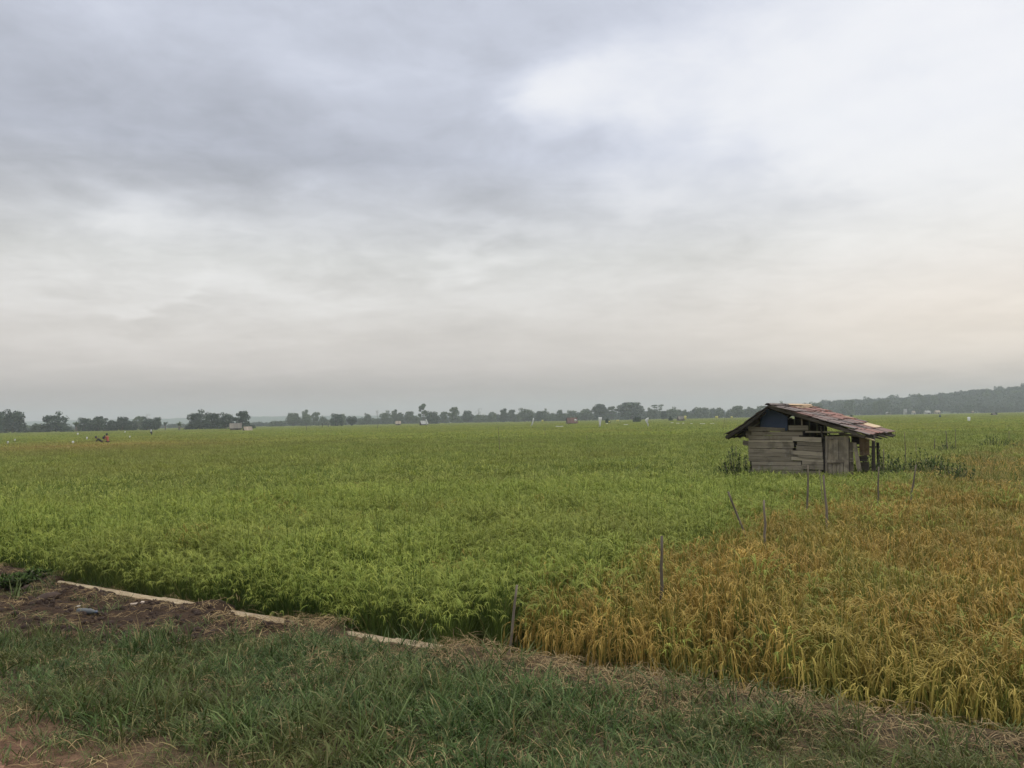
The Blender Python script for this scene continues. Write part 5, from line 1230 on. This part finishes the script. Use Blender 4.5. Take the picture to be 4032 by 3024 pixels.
# ------------------------------------------------------------------ haze
hz = MB(); hz.box((0, 1180, 29.5), (5900, 3300, 62.0), None); HZ = hz
mt, nt, out = new_mat('haze'); pv = nt.new('ShaderNodeVolumePrincipled'); pv.inputs['Color'].default_value = (0.64, 0.695, 0.725, 1); pv.inputs['Density'].default_value = 0.00047; pv.inputs['Anisotropy'].default_value = 0.0
nt.l.new(pv.outputs[0], out.inputs['Volume'])
ho_ = hz.build('haze', mt); tag(ho_, 'thin pale haze lying over the whole field', 'haze', None, 'stuff')

# ------------------------------------------------------------------ sky and light
SUN_EL, SUN_AZ = math.radians(42), math.radians(58)      # hidden behind the cloud at the upper right
wld = bpy.data.worlds.new('World'); SC.world = wld; wld.use_nodes = True
nt = NT(wld.node_tree); nt.n.clear(); out = nt.new('ShaderNodeOutputWorld'); bg = nt.new('ShaderNodeBackground'); bg.inputs['Strength'].default_value = 0.1; nt.l.new(bg.outputs[0], out.inputs[0])
sky = nt.new('ShaderNodeTexSky', sky_type='NISHITA'); sky.sun_disc = False; sky.sun_elevation = SUN_EL; sky.sun_rotation = SUN_AZ; sky.air_density = 1.5; sky.dust_density = 3.0
tc = nt.new('ShaderNodeTexCoord').outputs['Generated']
sp = nt.new('ShaderNodeSeparateXYZ'); nt.l.new(tc, sp.inputs[0]); X, Y, Z = sp.outputs
az = nt.math('ARCTAN2', X, Y); hyp = nt.math('SQRT', nt.math('ADD', nt.math('MULTIPLY', X, X), nt.math('MULTIPLY', Y, Y))); el = nt.math('ARCTAN2', Z, hyp)
zc = nt.math('ADD', nt.math('MAXIMUM', Z, 0.0), 0.16)
pc = nt.new('ShaderNodeCombineXYZ'); nt.put(pc.inputs[0], nt.math('DIVIDE', X, zc)); nt.put(pc.inputs[1], nt.math('DIVIDE', Y, zc))
plane = pc.outputs[0]
w1 = nt.noise(plane, 1.1, 4, 0.55, 0.3, 'Color'); w2 = nt.noise(plane, 3.6, 4, 0.55, 0.2, 'Color')
wv = nt.vmath('ADD', nt.vmath('MULTIPLY', nt.vmath('SUBTRACT', w1, (0.5, 0.5, 0.5)), (0.34, 0.20, 0)), nt.vmath('MULTIPLY', nt.vmath('SUBTRACT', w2, (0.5, 0.5, 0.5)), (0.13, 0.08, 0)))
ae = nt.new('ShaderNodeCombineXYZ'); nt.put(ae.inputs[0], az); nt.put(ae.inputs[1], el)
q = nt.vmath('ADD', ae.outputs[0], wv)
sq = nt.new('ShaderNodeSeparateXYZ'); nt.l.new(q, sq.inputs[0])
# base luminance over elevation
def f3(v): return (v, v, v)
lum = nt.ramp(nt.maprange(el, 0.0, 0.6, 0, 1, False), [(0.0, f3(0.365)), (0.07, f3(0.40)), (0.12, f3(0.54)), (0.19, f3(0.60)), (0.27, f3(0.635)), (0.36, f3(0.62)), (0.48, f3(0.55)), (0.62, f3(0.52)), (0.8, f3(0.53)), (1.0, f3(0.55))])
lum = nt.math('ADD', nt.math('MULTIPLY', lum, 1.0), nt.math('MULTIPLY', nt.math('MULTIPLY', nt.maprange(az, -0.15, 0.75), nt.maprange(el, 0.02, 0.35)), 0.10))
lum = nt.math('ADD', lum, nt.math('MULTIPLY', nt.maprange(az, 0.0, 0.7), 0.03))
KV = 4032 / 2212
BLOBS = [(120, 200, 330, 110, -.15), (480, 275, 260, 70, -.12), (700, 375, 420, 55, -.13), (50, 420, 220, 110, -.15), (950, 250, 180, 60, -.05), (1250, 120, 200, 55, -.10), (1450, 140, 150, 70, -.06),
 (330, 450, 180, 45, .17), (1230, 205, 150, 65, .33), (2060, 210, 380, 220, .20), (1560, 190, 220, 90, .12), (1310, 400, 110, 50, .14), (1050, 525, 190, 20, .10), (1700, 80, 220, 60, .10), (480, 70, 220, 60, .07), (800, 130, 230, 45, .07), (1720, 300, 240, 60, .10),
 (800, 545, 500, 26, -.05), (1500, 560, 500, 45, -.05), (1950, 420, 260, 45, -.07), (1080, 440, 240, 50, -.08), (390, 675, 120, 26, -.09), (660, 800, 330, 36, -.05), (1000, 745, 280, 36, -.06), (150, 590, 420, 34, .06), (1000, 650, 500, 50, .02), (1560, 660, 110, 10, -.04), (390, 638, 55, 14, .08), (1500, 250, 60, 30, .08), (2130, 735, 330, 90, .14), (1150, 200, 60, 40, .10), (300, 720, 300, 50, .05), (1850, 150, 380, 190, .10), (1420, 130, 160, 60, .10), (1640, 340, 160, 50, -.13), (1700, 440, 220, 40, -.10), (1500, 480, 250, 40, -.08), (1780, 150, 80, 40, -.12), (1060, 130, 70, 50, -.10), (1240, 330, 130, 40, -.10), (1900, 300, 120, 25, -.08), (620, 620, 400, 30, .05)]
acc = lum
for (bx, by, rx, ry, amp) in BLOBS:
    d = ray(bx * KV, by * KV).normalized(); a0 = math.atan2(d.x, d.y); e0 = math.asin(d.z); ra = rx * KV / F_PX * math.cos(e0) * 1.0; re = ry * KV / F_PX
    v = nt.vmath('MULTIPLY', nt.vmath('SUBTRACT', q, (a0, e0, 0)), (1 / ra, 1 / re, 0)); g_ = nt.math('EXPONENT', nt.math('MULTIPLY', nt.vmath('DOT_PRODUCT', v, v), -0.8))
    acc = nt.math('MULTIPLY_ADD', g_, amp * (0.44 if amp < 0 else 0.85), acc)
sk = nt.vmath('MULTIPLY', plane, (1.0, 2.6, 1.0))
n1 = nt.noise(sk, 0.9, 6, 0.58, 0.4); n2 = nt.noise(plane, 2.4, 7, 0.6, 0.5)
fade = nt.maprange(el, 0.03, 0.22, 0.25, 1.0)
nn = nt.math('ADD', nt.math('MULTIPLY', nt.math('SUBTRACT', n1, 0.5), 0.16), nt.math('MULTIPLY', nt.math('SUBTRACT', n2, 0.5), 0.25))
n3 = nt.noise(plane, 6.5, 7, 0.62, 0.6); nn = nt.math('ADD', nn, nt.math('MULTIPLY', nt.math('SUBTRACT', n3, 0.5), 0.15))
acc = nt.math('ADD', acc, nt.math('MULTIPLY', nn, fade))
acc = nt.math('SMOOTH_MIN', acc, 0.815, 0.22)
acc = nt.math('ADD', acc, nt.math('MULTIPLY', nt.maprange(el, 0.62, 1.15), 1.8))     # overcast: brighter toward the zenith, boosted above the view to light the ground
acc = nt.math('MAXIMUM', acc, 0.2)
tintc = nt.ramp(nt.maprange(el, 0.0, 1.2, 0, 1, False), [(0.0, (1.12, 1.01, 0.965)), (0.09, (1.06, 1.0, 0.955)), (0.17, (1.0, 1.0, 0.985)), (0.275, (0.93, 0.98, 1.13)), (0.5, (0.925, 0.98, 1.14)), (0.7, (1.0, 1.0, 0.98)), (1.0, (1.0, 1.0, 0.96))])
bright = nt.maprange(acc, 0.55, 0.95); tintc = nt.mix(bright, tintc, (1.0, 1.0, 1.0))
wa = math.atan2(*(lambda d: (d.x, d.y))(ray(2150 * KV, 740 * KV))); v = nt.vmath('MULTIPLY', nt.vmath('SUBTRACT', ae.outputs[0], (wa, 0.08, 0)), (1 / 0.33, 1 / 0.10, 0)); g_ = nt.math('EXPONENT', nt.math('MULTIPLY', nt.vmath('DOT_PRODUCT', v, v), -1.0))
tintc = nt.mix(nt.math('MULTIPLY', g_, 0.8), tintc, (1.12, 1.0, 0.88))
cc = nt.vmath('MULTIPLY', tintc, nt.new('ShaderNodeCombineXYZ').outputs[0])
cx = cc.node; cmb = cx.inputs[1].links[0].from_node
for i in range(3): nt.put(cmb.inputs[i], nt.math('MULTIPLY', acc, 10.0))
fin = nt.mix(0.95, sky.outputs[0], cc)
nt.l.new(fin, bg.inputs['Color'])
sl = bpy.data.lights.new('sun', 'SUN'); sl.energy = 1.2; sl.angle = math.radians(25); sl.color = (1.0, 0.95, 0.87)
so = bpy.data.objects.new('sun', sl); C.objects.link(so)
sdv = Vector((math.sin(SUN_AZ) * math.cos(SUN_EL), math.cos(SUN_AZ) * math.cos(SUN_EL), math.sin(SUN_EL))); so.rotation_euler = sdv.to_track_quat('Z', 'Y').to_euler(); so.location = (30, 20, 50)

# ------------------------------------------------------------------ render settings
SC.view_settings.view_transform = 'Standard'; SC.view_settings.look = 'None'; SC.view_settings.exposure = 0.2; SC.view_settings.gamma = 1.0
SC.render.engine = 'CYCLES'; cy = SC.cycles
cy.use_denoising = True; cy.max_bounces = 6; cy.diffuse_bounces = 3; cy.glossy_bounces = 2; cy.transmission_bounces = 4; cy.volume_bounces = 1; cy.transparent_max_bounces = 4
cy.use_adaptive_sampling = True; cy.adaptive_threshold = 0.01; cy.caustics_reflective = False; cy.caustics_refractive = False
